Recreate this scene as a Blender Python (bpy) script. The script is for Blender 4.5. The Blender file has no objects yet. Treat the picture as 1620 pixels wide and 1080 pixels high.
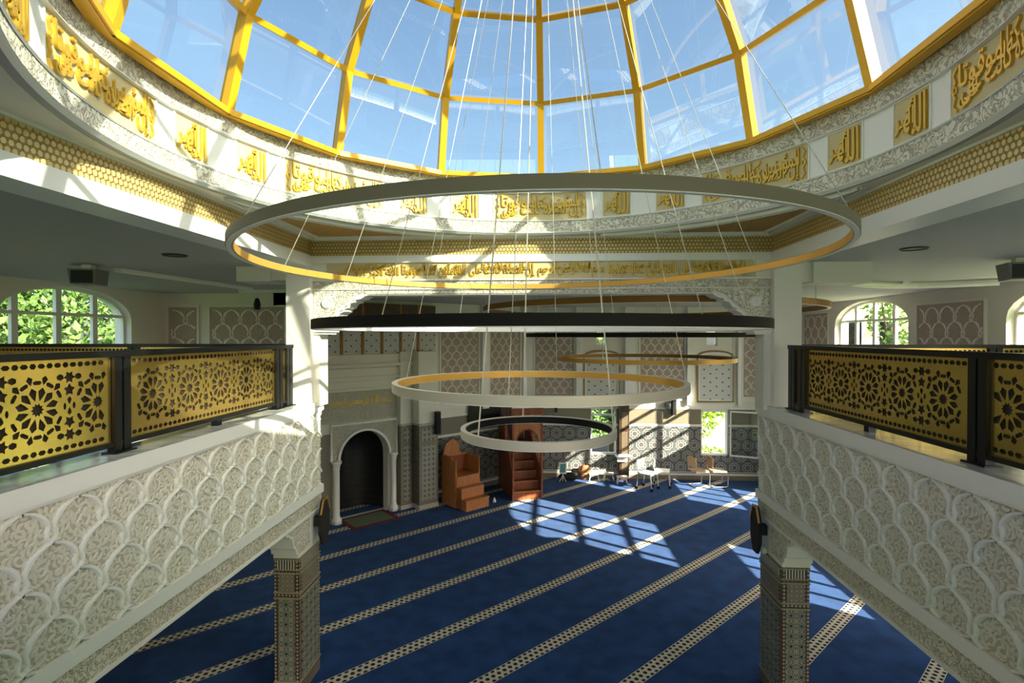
import bpy, bmesh, math, random
from mathutils import Vector, Matrix
R = random.Random(7)
PI = math.pi
S = bpy.context.scene
C = S.collection
E = 4.4                      # eye height above the hall floor

# ------------------------------------------------------------------ camera, light
cd = bpy.data.cameras.new('camera'); cam = bpy.data.objects.new('camera', cd); C.objects.link(cam)
cd.lens = 835.27/1620*36; cd.sensor_width = 36; cd.clip_start = .02; cd.clip_end = 400
cam.location = (0, 0, E); cam.rotation_euler = (PI/2-.0104, 0, .0618)
S.camera = cam
SUN = Vector((-.84, .545, -.5)).normalized()
w = bpy.data.worlds.new('sky'); S.world = w; w.use_nodes = True
nt = w.node_tree; sky = nt.nodes.new('ShaderNodeTexSky'); sky.sky_type = 'NISHITA'; sky.sun_disc = False
sky.sun_elevation = math.radians(40); sky.sun_rotation = math.atan2(.84, -.545); sky.air_density = 1.0; sky.dust_density = 3.5; sky.ozone_density = 1.4
nt.links.new(sky.outputs[0], nt.nodes['Background'].inputs[0]); nt.nodes['Background'].inputs[1].default_value = .55
sd = bpy.data.lights.new('sun', 'SUN'); sd.energy = 21; sd.angle = .008; sd.color = (1, .91, .74)
so = bpy.data.objects.new('sun', sd); C.objects.link(so); so.rotation_mode = 'QUATERNION'; so.rotation_quaternion = SUN.to_track_quat('-Z', 'Y'); so.location = (10, -6, 12)
S.view_settings.view_transform = 'Standard'; S.view_settings.look = 'None'; S.view_settings.gamma = 1; S.view_settings.use_curve_mapping = False
S.view_settings.exposure = .62
S.cycles.max_bounces = 10; S.cycles.diffuse_bounces = 6; S.cycles.transparent_max_bounces = 16
S.cycles.sample_clamp_indirect = 6; S.cycles.caustics_reflective = False; S.cycles.caustics_refractive = False

# ------------------------------------------------------------------ node expressions
class X:
    nt = None
    def __init__(s, k): s.k = k
    @staticmethod
    def op(o, *a):
        n = X.nt.nodes.new('ShaderNodeMath'); n.operation = o
        for i, v in enumerate(a):
            if isinstance(v, X): X.nt.links.new(v.k, n.inputs[i])
            else: n.inputs[i].default_value = v
        return X(n.outputs[0])
    def __add__(s, o): return X.op('ADD', s, o)
    def __radd__(s, o): return X.op('ADD', s, o)
    def __sub__(s, o): return X.op('SUBTRACT', s, o)
    def __rsub__(s, o): return X.op('SUBTRACT', o, s)
    def __mul__(s, o): return X.op('MULTIPLY', s, o)
    def __rmul__(s, o): return X.op('MULTIPLY', s, o)
    def __truediv__(s, o): return X.op('DIVIDE', s, o)
    def lt(s, o): return X.op('LESS_THAN', s, o)
    def gt(s, o): return X.op('GREATER_THAN', s, o)
    def abs(s): return X.op('ABSOLUTE', s)
    def fr(s): return X.op('FRACT', s)
    def fl(s): return X.op('FLOOR', s)
    def cos(s): return X.op('COSINE', s)
    def sin(s): return X.op('SINE', s)
    def sqrt(s): return X.op('SQRT', s)
    def mod2(s): return X.op('MULTIPLY', X.op('FRACT', X.op('MULTIPLY', s, .5)), 2)
def mn(a, b): return X.op('MINIMUM', a, b)
def mx(a, b): return X.op('MAXIMUM', a, b)
def near(a, v, t): return (a-v).abs().lt(t)

def lin(c):
    return tuple(((v/255+.055)/1.055)**2.4 if v > 10 else v/255/12.92 for v in c)+(1,)
class M:                     # a material under construction
    def __init__(s, name, col=None, rough=.6, metal=0, spec=None):
        s.m = bpy.data.materials.new(name); s.m.use_nodes = True
        s.nt = s.m.node_tree; X.nt = s.nt; s.b = s.nt.nodes['Principled BSDF']
        s.b.inputs['Roughness'].default_value = rough; s.b.inputs['Metallic'].default_value = metal
        if spec is not None: s.b.inputs['Specular IOR Level'].default_value = spec
        if col: s.b.inputs['Base Color'].default_value = lin(col)
    def co(s):
        if not hasattr(s, 'tc'):
            s.tc = s.nt.nodes.new('ShaderNodeTexCoord'); s.sx = s.nt.nodes.new('ShaderNodeSeparateXYZ')
            s.nt.links.new(s.tc.outputs['Object'], s.sx.inputs[0])
        return [X(o) for o in s.sx.outputs]
    def vec(s, a, b, c=0.):
        n = s.nt.nodes.new('ShaderNodeCombineXYZ')
        for i, v in enumerate((a, b, c)):
            if isinstance(v, X): s.nt.links.new(v.k, n.inputs[i])
            else: n.inputs[i].default_value = v
        return n.outputs[0]
    def noise(s, scale, detail=3, v=None, dist=0.):
        s.co(); n = s.nt.nodes.new('ShaderNodeTexNoise'); n.inputs['Scale'].default_value = scale; n.inputs['Detail'].default_value = detail
        n.inputs['Distortion'].default_value = dist
        s.nt.links.new(v or s.tc.outputs['Object'], n.inputs['Vector']); return X(n.outputs['Fac'])
    def voro(s, scale, feat='F1', rnd=1., v=None):
        s.co(); n = s.nt.nodes.new('ShaderNodeTexVoronoi'); n.feature = feat; n.inputs['Scale'].default_value = scale; n.inputs['Randomness'].default_value = rnd
        s.nt.links.new(v or s.tc.outputs['Object'], n.inputs['Vector']); return X(n.outputs['Distance'])
    def mix(s, f, a, b):
        n = s.nt.nodes.new('ShaderNodeMix'); n.data_type = 'RGBA'
        for i, v in ((0, f), (6, a), (7, b)):
            if isinstance(v, X): s.nt.links.new(v.k, n.inputs[i])
            elif hasattr(v, 'is_output'): s.nt.links.new(v, n.inputs[i])
            elif isinstance(v, (int, float)): n.inputs[i].default_value = v
            else: n.inputs[i].default_value = lin(v)
        return n.outputs[2]
    def color(s, k): s.nt.links.new(k, s.b.inputs['Base Color']); return s
    def bump(s, h, d=.01, st=1.):
        n = s.nt.nodes.new('ShaderNodeBump'); n.inputs['Distance'].default_value = d; n.inputs['Strength'].default_value = st
        s.nt.links.new(h.k, n.inputs['Height']); s.nt.links.new(n.outputs[0], s.b.inputs['Normal']); return s

def step(a, e0, e1, o):     # smooth ramp
    n = X.nt.nodes.new('ShaderNodeMapRange'); n.interpolation_type = 'SMOOTHSTEP'
    X.nt.links.new(a.k, n.inputs[0])
    n.inputs[1].default_value = e0; n.inputs[2].default_value = e1
    return X(n.outputs[0])

MT = {}
def simple(n, col, rough=.6, metal=0, bump=None, spec=None):
    m = M(n, col, rough, metal, spec)
    if bump: m.bump(m.noise(bump[0], 4), bump[1])
    MT[n] = m.m
simple('plaster', (230, 225, 211), .7, bump=(9, .004))
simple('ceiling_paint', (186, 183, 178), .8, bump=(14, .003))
simple('white_paint', (236, 234, 226), .45)
simple('beige_ground', (190, 180, 158), .8, bump=(60, .004))
simple('relief', (235, 232, 223), .55, bump=(40, .002))
simple('leaf_relief', (218, 212, 196), .6)
simple('gold_script', (214, 172, 62), .35, .35)
simple('script_ground', (208, 190, 142), .7, bump=(90, .003))
simple('gold_frame', (228, 172, 24), .38, .15)
simple('gold_panel', (206, 178, 96), .2, .92)
simple('ring_gold', (214, 164, 74), .4, .4)
simple('ring_taupe', (122, 116, 104), .5, .1)
simple('ring_cream', (196, 190, 172), .42, .2)
simple('ring_brown', (140, 98, 40), .45, .35)
simple('ring_black', (14, 12, 10), .6, spec=.2)
simple('diffuser', (244, 242, 236), .5)
simple('black_metal', (17, 17, 18), .3, .2)
simple('black_plastic', (14, 14, 15), .5)
simple('screen', (6, 7, 10), .3, spec=.25)
simple('cable', (205, 200, 188), .35, .5)
simple('steel', (196, 196, 192), .28, .8)
simple('grey_box', (122, 122, 118), .6)
simple('seat_beige', (190, 160, 120), .7)
simple('rubber', (12, 12, 12), .8)
simple('white_plastic', (236, 236, 230), .35)
simple('aqua', (90, 150, 150), .5)
simple('brass', (190, 140, 50), .3, .7)
simple('bark', (84, 66, 46), .9, bump=(20, .02))
simple('lawn', (96, 128, 48), .9, bump=(30, .02))
simple('house_yellow', (226, 206, 150), .8, bump=(20, .004))
simple('outdoor_white', (128, 118, 122), .8, bump=(20, .004))
simple('roof_tile', (120, 104, 96), .8)
simple('rug_red', (120, 40, 44), .9)
simple('rug_green', (112, 124, 96), .95, bump=(80, .003))
simple('spot_dark', (10, 10, 10), .6)
simple('frame_wood', (150, 122, 84), .5)
simple('bay_grey', (196, 198, 198), .6)
simple('fabric_ground', (186, 168, 153), .85, bump=(70, .003))
simple('fabric_leaf', (196, 179, 163), .85)
simple('tile_cream', (150, 138, 110), .4)
simple('backing', (46, 36, 28), .6)
simple('dust_black', (26, 22, 18), .8)
simple('brown_cushion', (140, 92, 58), .9, bump=(50, .004))

# marble ledge
m = M('marble', None, .12); n = m.noise(3.2, 6, dist=1.2)
m.color(m.mix(step(n, .44, .62, m), (206, 206, 198), (170, 172, 168))); MT['marble'] = m.m
# carved plaster with a small arabesque
def carved(name, sc, hi, lo, d=.012):
    m = M(name, None, .7)
    m.co(); v = m.nt.nodes.new('ShaderNodeVectorMath'); v.operation = 'ADD'
    nz = m.nt.nodes.new('ShaderNodeTexNoise'); nz.inputs['Scale'].default_value = sc*.5; m.nt.links.new(m.tc.outputs['Object'], nz.inputs['Vector'])
    sc_ = m.nt.nodes.new('ShaderNodeVectorMath'); sc_.operation = 'SCALE'; sc_.inputs['Scale'].default_value = 1.4/sc
    m.nt.links.new(nz.outputs['Color'], sc_.inputs[0]); m.nt.links.new(m.tc.outputs['Object'], v.inputs[0]); m.nt.links.new(sc_.outputs[0], v.inputs[1])
    e = m.voro(sc*1.25, 'F1', 1., v.outputs[0]); f = m.voro(sc*2.1, 'F1', 1., v.outputs[0])
    ln = (m.noise(sc*.62, 1.5, None, 1.6)-.5).abs()
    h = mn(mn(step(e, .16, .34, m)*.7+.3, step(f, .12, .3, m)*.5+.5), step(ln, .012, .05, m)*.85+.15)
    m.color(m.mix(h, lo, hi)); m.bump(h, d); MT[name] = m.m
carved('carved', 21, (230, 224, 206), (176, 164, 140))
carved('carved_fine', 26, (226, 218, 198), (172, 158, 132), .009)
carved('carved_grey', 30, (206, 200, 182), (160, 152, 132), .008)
# gold frieze : hexagonal studs (faces are axis aligned, so x+y runs along them)
def hexcos(u, v, p):
    k = 2*PI/p
    a = (u*k).cos(); b = (u*(k*.5)+v*(k*.866)).cos(); c = (u*(k*.5)-v*(k*.866)).cos()
    return a+b+c              # 3 at lattice points, -1.5 between
m = M('gold_frieze', None, .42, .25); x, y, z = m.co(); h = hexcos((z-.3)*.85, x+y, .037)
s = step(h, -1.45, -.2, m); m.color(m.mix(s, (176, 138, 76), (220, 194, 132))); m.bump(s, .012); MT['gold_frieze'] = m.m
m = M('gold_coffer', None, .4, .25); x, y, z = m.co(); h = hexcos(x, y, .06)
s = step(h, -.9, .6, m); m.color(m.mix(s, (166, 118, 48), (200, 160, 78))); m.bump(s, .01); MT['gold_coffer'] = m.m
# carpet
m = M('carpet', None, .95, spec=.1); x, y, z = m.co()
q = (x-y+9.2)*(1/1.78); f_ = ((q+.5).fr()-.5)*(1.78*.70711); t = (x+y)*.70711
h = hexcos(f_, t, .083)
inside = f_.abs().lt(.104)
cell = step(h, .15, .55, m)
pile = m.noise(3, 5); pile2 = m.noise(140, 2)
blue = m.mix(step(pile, .3, .7, m), (28, 55, 99), (38, 72, 122))
stripe = m.mix(cell, (218, 206, 176), (22, 26, 44))
edge = near(f_.abs(), .1, .006)
m.color(m.mix(inside, blue, m.mix(edge, stripe, (216, 206, 180)))); m.bump(pile2, .006); m.b.inputs['Sheen Weight'].default_value = .13; m.b.inputs['Sheen Roughness'].default_value = .45; m.b.inputs['Sheen Tint'].default_value = (.55, .72, 1, 1); MT['carpet'] = m.m
# wood
def wood(name, a, b, sc=1.):
    m = M(name, None, .42); x, y, z = m.co()
    v = m.vec(x*6*sc, y*6*sc, z*.8*sc); n = m.noise(2.2, 5, v, 1.0)
    g = ((n*26).sin()*.5+.5); m.color(m.mix(g*.55+n*.35, a, b)); m.bump(g, .0015); MT[name] = m.m
wood('oak', (192, 126, 70), (160, 96, 50)); wood('mahogany', (156, 84, 44), (108, 52, 26)); wood('dark_wood', (90, 62, 38), (60, 40, 26))
# zellige : rosettes on a staggered grid, and eight pointed stars
def rosette(name, w_, h_, diag, v0=0.):
    m = M(name, None, .25); x, y, z = m.co(); u = (x+y)*(.70711 if diag else 1.)
    row = ((z-v0)*(1/h_)).fl(); off = row.mod2()*.5
    a = (((u*(1/w_))+off).fr()-.5)*w_; b = (((z-v0)*(1/h_)).fr()-.5)*h_
    r = (a*a+b*b).sqrt(); th = X.op('ARCTAN2', b, a); k = r*(1+.06*(th*8).cos())
    R0 = min(w_, h_)*.44
    ring = near(k, R0, .009); ring2 = near(k, R0*.55, .012); dot = r.lt(R0*.22); pet = near((th*8).cos(), 1, .5)*near(k, R0*.77, R0*.12)
    g = m.noise(55, 1); ground = m.mix(step(g, .4, .6, m), (62, 66, 68), (112, 114, 110))
    c = m.mix(k.lt(R0), ground, (84, 92, 94)); c = m.mix(pet, c, (128, 118, 100)); c = m.mix(ring2, c, (160, 156, 144))
    c = m.mix(dot, c, (112, 82, 66)); c = m.mix(ring, c, (172, 168, 156))
    c = m.mix(near(z, v0+.015, .01), c, (214, 208, 194))
    m.color(c); MT[name] = m.m
rosette('tile_rosette', .40, .335, False, .22); rosette('tile_rosette_diagonal', .40, .335, True, .22)
def star(name, p, diag, c0, c1, c2, c3, uo=0.):
    m = M(name, None, .25); x, y, z = m.co(); u = (x+y+uo)*(.70711 if diag else 1.)
    a = ((u*(1/p)).fr()-.5).abs(); b = ((z*(1/p)).fr()-.5).abs()
    d1 = mx(a, b); d2 = (a+b)*.70711; s1 = mn(d1, d2)
    e1 = mx(.5-a, .5-b); e2 = (1-a-b)*.70711; s2 = mn(e1, e2)
    c = m.mix(s1.lt(.29), c0, c1); c = m.mix(s1.lt(.17), c, c2); c = m.mix(s1.lt(.08), c, c3); c = m.mix(s2.lt(.14), c, c2)
    line = mx(mx(near(s1, .29, .035), near(s1, .17, .02)), mx(near(s2, .14, .03), near(mx(a, b), .5, .02)))
    c = m.mix(line, c, (166, 158, 134)); m.color(c); MT[name] = m.m
star('tile_star', .12, False, (84, 92, 82), (34, 30, 28), (78, 104, 98), (40, 26, 20))
star('tile_star_diagonal', .13, True, (150, 150, 142), (46, 48, 50), (120, 128, 126), (60, 48, 40))
star('tile_small', .055, False, (96, 82, 62), (34, 30, 28), (150, 140, 118), (60, 44, 30))
star('tile_small_diagonal', .06, True, (90, 88, 84), (44, 44, 46), (160, 156, 146), (60, 48, 40))
m = M('tile_border', None, .3); x, y, z = m.co(); s_ = (((x+y)*22).fr()-.5).abs(); t_ = ((z*22).fr()-.5).abs()
m.color(m.mix((s_+t_).lt(.36), (70, 52, 38), (176, 164, 136))); MT['tile_border'] = m.m
m = M('arcade_tile', None, .3); x, y, z = m.co(); s_ = ((x+y)*30).fr(); m.color(m.mix(s_.lt(.5), (196, 188, 168), (34, 32, 32))); MT['arcade_tile'] = m.m
# brick of the niche
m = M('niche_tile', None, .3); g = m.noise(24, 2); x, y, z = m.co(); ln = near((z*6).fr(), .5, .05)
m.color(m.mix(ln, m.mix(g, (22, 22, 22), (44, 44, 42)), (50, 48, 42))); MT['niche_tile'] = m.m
# striped wall panel above the niche
m = M('dotted_panel', None, .6); x, y, z = m.co(); u = (x+y)*.70711
a = ((u*(1/.26)+.1).fr()-.5)*.26; b = ((z*(1/.26)).fr()-.5)*.26; d = mn((a*a+b*b).sqrt(), ((a.abs()-.13)*(a.abs()-.13)+(b.abs()-.13)*(b.abs()-.13)).sqrt())
m.color(m.mix(d.lt(.022), (204, 203, 196), (84, 84, 86))); MT['dotted_panel'] = m.m
# glass
def glass(name, tint, refl, rough=0.):
    m = bpy.data.materials.new(name); m.use_nodes = True; n = m.node_tree; n.nodes.clear()
    o = n.nodes.new('ShaderNodeOutputMaterial'); mi = n.nodes.new('ShaderNodeMixShader'); t = n.nodes.new('ShaderNodeBsdfTransparent'); g = n.nodes.new('ShaderNodeBsdfGlossy')
    lw = n.nodes.new('ShaderNodeLayerWeight'); lw.inputs[0].default_value = .5; p5 = n.nodes.new('ShaderNodeMath'); p5.operation = 'POWER'; p5.inputs[1].default_value = 5
    f = n.nodes.new('ShaderNodeMath'); f.operation = 'MULTIPLY_ADD'; f.inputs[1].default_value = .94; f.inputs[2].default_value = .05
    n.links.new(lw.outputs['Facing'], p5.inputs[0]); n.links.new(p5.outputs[0], f.inputs[0])
    k = n.nodes.new('ShaderNodeMath'); k.operation = 'MULTIPLY'; k.inputs[1].default_value = refl; k.use_clamp = True
    t.inputs[0].default_value = tint+(1,); g.inputs['Roughness'].default_value = rough
    n.links.new(f.outputs[0], k.inputs[0]); n.links.new(k.outputs[0], mi.inputs[0]); n.links.new(t.outputs[0], mi.inputs[1]); n.links.new(g.outputs[0], mi.inputs[2]); n.links.new(mi.outputs[0], o.inputs[0])
    MT[name] = m
glass('dome_glass', (.325, .375, .358), 2.6); glass('window_glass', (.93, .95, .95), 1.)
def leafmat(name, a, b):
    m = M(name, None, .6); n = m.noise(2.5, 2); n2 = m.noise(19, 1); c = m.mix(step(n*.5+n2*.5, .35, .65, m), a, b); m.color(c)
    tr = m.nt.nodes.new('ShaderNodeBsdfTranslucent'); m.nt.links.new(c, tr.inputs[0]); mi = m.nt.nodes.new('ShaderNodeMixShader'); mi.inputs[0].default_value = .4
    o = m.nt.nodes['Material Output']; m.nt.links.new(m.b.outputs[0], mi.inputs[1]); m.nt.links.new(tr.outputs[0], mi.inputs[2]); m.nt.links.new(mi.outputs[0], o.inputs[0]); MT[name] = m.m
leafmat('leaf', (56, 88, 34), (112, 142, 66)); leafmat('leaf_bright', (96, 140, 14), (150, 180, 30)); leafmat('leaf_dark', (38, 70, 26), (92, 128, 48))

# ------------------------------------------------------------------ mesh building
class MB:
    def __init__(s): s.v = []; s.f = []
    def add(s, vs, fs):
        o = len(s.v); s.v += [tuple(p) for p in vs]; s.f += [tuple(i+o for i in f) for f in fs]; return s
    def box(s, a, b, P=None):
        x0, y0, z0 = a; x1, y1, z1 = b
        vs = [(x, y, z) for z in (z0, z1) for x, y in ((x0, y0), (x1, y0), (x1, y1), (x0, y1))]
        if P: vs = [P(*q) for q in vs]
        return s.add(vs, [(3, 2, 1, 0), (4, 5, 6, 7), (0, 1, 5, 4), (1, 2, 6, 5), (2, 3, 7, 6), (3, 0, 4, 7)])
    def prism(s, poly, P, n0, n1):      # polygon (u,v) extruded from n0 to n1 through P(u,v,n)
        k = len(poly); vs = [P(u, v, n0) for u, v in poly]+[P(u, v, n1) for u, v in poly]
        return s.add(vs, [tuple(range(k))[::-1], tuple(range(k, 2*k))]+[(i, (i+1) % k, k+(i+1) % k, k+i) for i in range(k)])
    def beam(s, p, q, wd, ht, up=(0, 0, 1)):
        p = Vector(p); q = Vector(q); d = (q-p).normalized(); u = Vector(up); a = d.cross(u).normalized()*wd/2; b = a.cross(d).normalized()*ht/2
        vs = [c+i*a+j*b for c in (p, q) for i, j in ((-1, -1), (1, -1), (1, 1), (-1, 1))]
        return s.add(vs, [(0, 1, 2, 3), (7, 6, 5, 4), (0, 4, 5, 1), (1, 5, 6, 2), (2, 6, 7, 3), (3, 7, 4, 0)])
    def tube(s, pts, r, n=8):
        pts = [Vector(p) for p in pts]; vs = []; fs = []; ref = Vector((.31, .17, .93))
        for i, p in enumerate(pts):
            d = (pts[min(i+1, len(pts)-1)]-pts[max(i-1, 0)]).normalized(); a = d.cross(ref).normalized(); b = d.cross(a)
            rr = r[i] if isinstance(r, (list, tuple)) else r
            vs += [p+rr*(a*math.cos(2*PI*j/n)+b*math.sin(2*PI*j/n)) for j in range(n)]
        for i in range(len(pts)-1):
            for j in range(n): fs.append((i*n+j, i*n+(j+1) % n, (i+1)*n+(j+1) % n, (i+1)*n+j))
        fs += [tuple(range(n)), tuple(range((len(pts)-1)*n, len(pts)*n))[::-1]]
        return s.add(vs, fs)
    def lathe(s, prof, c=(0, 0, 0), n=24, a0=0., a1=2*PI, closed=False):   # prof: (r,z); closed joins last to first
        full = abs(a1-a0-2*PI) < 1e-6; m = n if full else n+1; k = len(prof); vs = []; fs = []
        for i in range(m):
            a = a0+(a1-a0)*i/n
            vs += [(c[0]+r*math.sin(a), c[1]+r*math.cos(a), c[2]+z) for r, z in prof]
        for i in range(n):
            i2 = (i+1) % m
            for j in range(k if closed else k-1):
                j2 = (j+1) % k; fs.append((i*k+j, i*k+j2, i2*k+j2, i2*k+j))
        if closed and not full: fs += [tuple(range(k)), tuple(range((m-1)*k, m*k))[::-1]]
        return s.add(vs, fs)
    def ribbon(s, pts, hw, P, n0, n1, bev=.6):     # raised strap along a 2D centre line
        k = len(pts); vs = []; fs = []
        for i, (u, v) in enumerate(pts):
            a = pts[min(i+1, k-1)]; b = pts[max(i-1, 0)]; du, dv = a[0]-b[0], a[1]-b[1]; l = math.hypot(du, dv) or 1; nu, nv = -dv/l, du/l
            h = hw[i] if isinstance(hw, (list, tuple)) else hw
            vs += [P(u+nu*h, v+nv*h, n0), P(u+nu*h*bev, v+nv*h*bev, n1), P(u-nu*h*bev, v-nv*h*bev, n1), P(u-nu*h, v-nv*h, n0)]
        for i in range(k-1):
            for j in range(3): fs.append((i*4+j, i*4+j+1, (i+1)*4+j+1, (i+1)*4+j))
        fs += [(0, 1, 2, 3), tuple(range((k-1)*4, k*4))[::-1]]
        return s.add(vs, fs)
    def build(s, name, mat, parent=None, smooth=False, **tags):
        me = bpy.data.meshes.new(name); me.from_pydata(s.v, [], s.f); me.update()
        bm = bmesh.new(); bm.from_mesh(me); bmesh.ops.recalc_face_normals(bm, faces=bm.faces)
        bm.to_mesh(me); bm.free()
        return link(name, me, mat, parent, smooth, **tags)
def link(name, me, mat, parent=None, smooth=False, **tags):
    me.materials.clear(); me.materials.append(MT[mat] if isinstance(mat, str) else mat)
    if smooth: me.shade_smooth()
    o = bpy.data.objects.new(name, me); C.objects.link(o)
    if parent is not None:
        o.parent = parent
        L = Matrix.Identity(4); q = parent
        while q is not None: L = q.matrix_basis @ L if q.parent is None else q.matrix_basis @ L; q = q.parent
        r = parent
        while r.parent is not None: r = r.parent
        # geometry is written in world coordinates: undo the root's placement once
        o.matrix_parent_inverse = r.matrix_basis.inverted() if parent is r else Matrix.Identity(4)
    for k, v in tags.items(): o[k] = v
    return o
def thing(name, label, cat, loc=(0, 0, 0), group=None):
    o = bpy.data.objects.new(name, None); C.objects.link(o); o.location = loc; o.empty_display_size = .1
    o['label'] = label; o['category'] = cat; o['kind'] = 'thing'
    if group: o['group'] = group
    return o
def dup(root, loc, label, group=None, rz=0.):
    r = root.copy(); C.objects.link(r); r.location = loc; r.rotation_euler = (0, 0, rz); r['label'] = label
    if group: r['group'] = group
    for ch in list(root.children):
        c = ch.copy(); C.objects.link(c); c.parent = r
        for g in list(ch.children):
            d = g.copy(); C.objects.link(d); d.parent = c
    return r
def st(mb, name, mat, parent=None, smooth=False):
    return mb.build(name, mat, parent, smooth, **({'kind': 'structure'} if parent is None else {}))
def mapped(me, P):
    for v in me.vertices: v.co = P(*v.co)
    me.update(); return me
def curve_mesh(loops, depth):           # filled outline with holes -> mesh, in (u,v,n)
    c = bpy.data.curves.new('outline', 'CURVE'); c.dimensions = '2D'; c.fill_mode = 'BOTH'; c.extrude = depth/2
    for lp in loops:
        s = c.splines.new('POLY'); s.points.add(len(lp)-1); s.use_cyclic_u = True
        for p, (u, v) in zip(s.points, lp): p.co = (u, v, 0, 1)
    return eval_mesh(c)
def eval_mesh(c):
    o = bpy.data.objects.new('outline', c); C.objects.link(o); dg = bpy.context.evaluated_depsgraph_get(); dg.update()
    me = bpy.data.meshes.new_from_object(o.evaluated_get(dg)); bpy.data.objects.remove(o); bpy.data.curves.remove(c); return me

# Arabic letters joined into their written forms
AR = {'ا': (0xfe8d, 2), 'أ': (0xfe83, 2), 'إ': (0xfe87, 2), 'ب': (0xfe8f, 4), 'ت': (0xfe95, 4), 'ج': (0xfe9d, 4), 'ح': (0xfea1, 4), 'د': (0xfea9, 2), 'ر': (0xfead, 2),
      'س': (0xfeb1, 4), 'ش': (0xfeb5, 4), 'ص': (0xfeb9, 4), 'ع': (0xfec9, 4), 'ف': (0xfed1, 4), 'ق': (0xfed5, 4), 'ك': (0xfed9, 4), 'ل': (0xfedd, 4), 'م': (0xfee1, 4),
      'ن': (0xfee5, 4), 'ه': (0xfee9, 4), 'و': (0xfeed, 2), 'ى': (0xfeef, 2), 'ي': (0xfef1, 4), 'ة': (0xfe93, 2), 'ؤ': (0xfe85, 2), '\u06c1': (0xfefb, 2)}
def shape(t):
    t = t.replace('لا', '\u06c1'); out = []
    for i, ch in enumerate(t):
        if ch not in AR: out.append(ch); continue
        b, k = AR[ch]; pj = i > 0 and t[i-1] in AR and AR[t[i-1]][1] == 4; nj = i+1 < len(t) and t[i+1] in AR and k == 4
        f = (3 if nj else 1) if pj else (2 if nj else 0); out.append(chr(b+f))
    return ''.join(out[::-1])
def script_mesh(parts, depth, bold=.012):           # parts: (text, u0, v0, u1, v1) boxes
    bm = bmesh.new()
    for t, u0, v0, u1, v1 in parts:
        c = bpy.data.curves.new('script', 'FONT'); c.body = shape(t); c.size = 1; c.resolution_u = 2; c.extrude = depth/2; c.offset = bold
        me = eval_mesh(c); xs = [v.co.x for v in me.vertices]; ys = [v.co.y for v in me.vertices]
        a, b, e, f = min(xs), max(xs), min(ys), max(ys)
        for v in me.vertices: v.co.x = u0+(v.co.x-a)/(b-a)*(u1-u0); v.co.y = v0+(v.co.y-e)/(f-e)*(v1-v0)
        bm.from_mesh(me); bpy.data.meshes.remove(me)
    me = bpy.data.meshes.new('script'); bm.to_mesh(me); bm.free(); return me

# frames: (along, up, out of the face)
def FL(u, v, n): return (-2.96+n, u, v)
def FR(u, v, n): return (2.74-n, u, v)
def FQ(u, n, z): return (-5.1+(u+n)*.70711, 11.95+(u-n)*.70711, z)    # diagonal wall: along u, n into the room
def Q3(u, v, n): return FQ(u, n, v)
def FB(u, v, n): return (u, 16.45-n, v)

def ogee(u0, u1, v0, v1, w_, h_, P, hw=.019, n0=0., n1=.022, leaves=True, seed=3):
    rb = MB(); lf = MB(); rr = random.Random(seed); rows = int((v1-v0)/h_)+2; lw = w_/.367
    def clip(p): return u0 <= p[0] <= u1 and v0 <= p[1] <= v1
    def seg(pts, ws, mb, a, b):
        run = []; rw = []
        for p, q in zip(pts, ws):
            if clip(p): run.append(p); rw.append(q)
            else:
                if len(run) > 1: mb.ribbon(run, rw, P, a, b)
                run = []; rw = []
        if len(run) > 1: mb.ribbon(run, rw, P, a, b)
    for j in range(-1, rows+1):
        yb = v1-.012-j*h_+h_*.0; off = (j % 2)*.5*w_
        for i in range(-1, int((u1-u0)/w_)+2):
            c = u0+.1*w_+i*w_+off
            for sgn in (-1, 1):
                pts = []; ws = []
                for k in range(27):
                    t = k/26; q = min(1, t/.56); s = .90*(1-(1-q)**2.05)
                    if t > .56: v = (t-.56)/.44; s = .90-.06*math.sin(PI*min(1, v*1.25))+.12*max(0, (v-.55)/.45)
                    pts.append((c+sgn*(w_/2*s-.04*w_*max(0, 1-t/.07)), yb-h_*(1.06*t-.05*math.sin(PI*min(1, t/.4)))+.004+.035*h_*max(0, 1-t/.08)))
                    ws.append(hw*(.45+.85*math.exp(-((t-.30)/.17)**2)+.40*math.exp(-((t-.66)/.10)**2)+.35*math.exp(-((t-.95)/.08)**2)))
                seg(pts, ws, rb, n0, n1)
            # leaf flick at the crown and small bead at the stem
            seg([(c-.10*w_, yb-.002), (c-.02*w_, yb+.013), (c+.06*w_, yb+.022), (c+.13*w_, yb+.020)], [hw*.4, hw*.75, hw*.6, hw*.15], rb, n0, n1*1.2)
            if leaves:
                for k in range(60):
                    a = rr.random()*2*PI; a = 2*PI*(k*.618034); rad = math.sqrt((k+.5+.8*rr.random()-.4)/60); pu = c+.42*w_*rad*math.cos(a); pv = yb-h_*.95+.85*h_*rad*math.sin(a)
                    L_ = w_*(.05+.055*rr.random()); th = rr.random()*2*PI; cu = rr.choice((-1, 1))*(1.2+rr.random())
                    pts = []
                    for q in range(5):
                        t = q/4-.5; pts.append((pu+L_*(math.cos(th)*t*2-math.sin(th)*cu*t*t*1.6), pv+L_*(math.sin(th)*t*2+math.cos(th)*cu*t*t*1.6)))
                    seg(pts, [.002*lw, .008*lw, .012*lw, .009*lw, .002*lw], lf, n0-.001, n0+.006+.005*rr.random())
    return rb, lf

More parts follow.
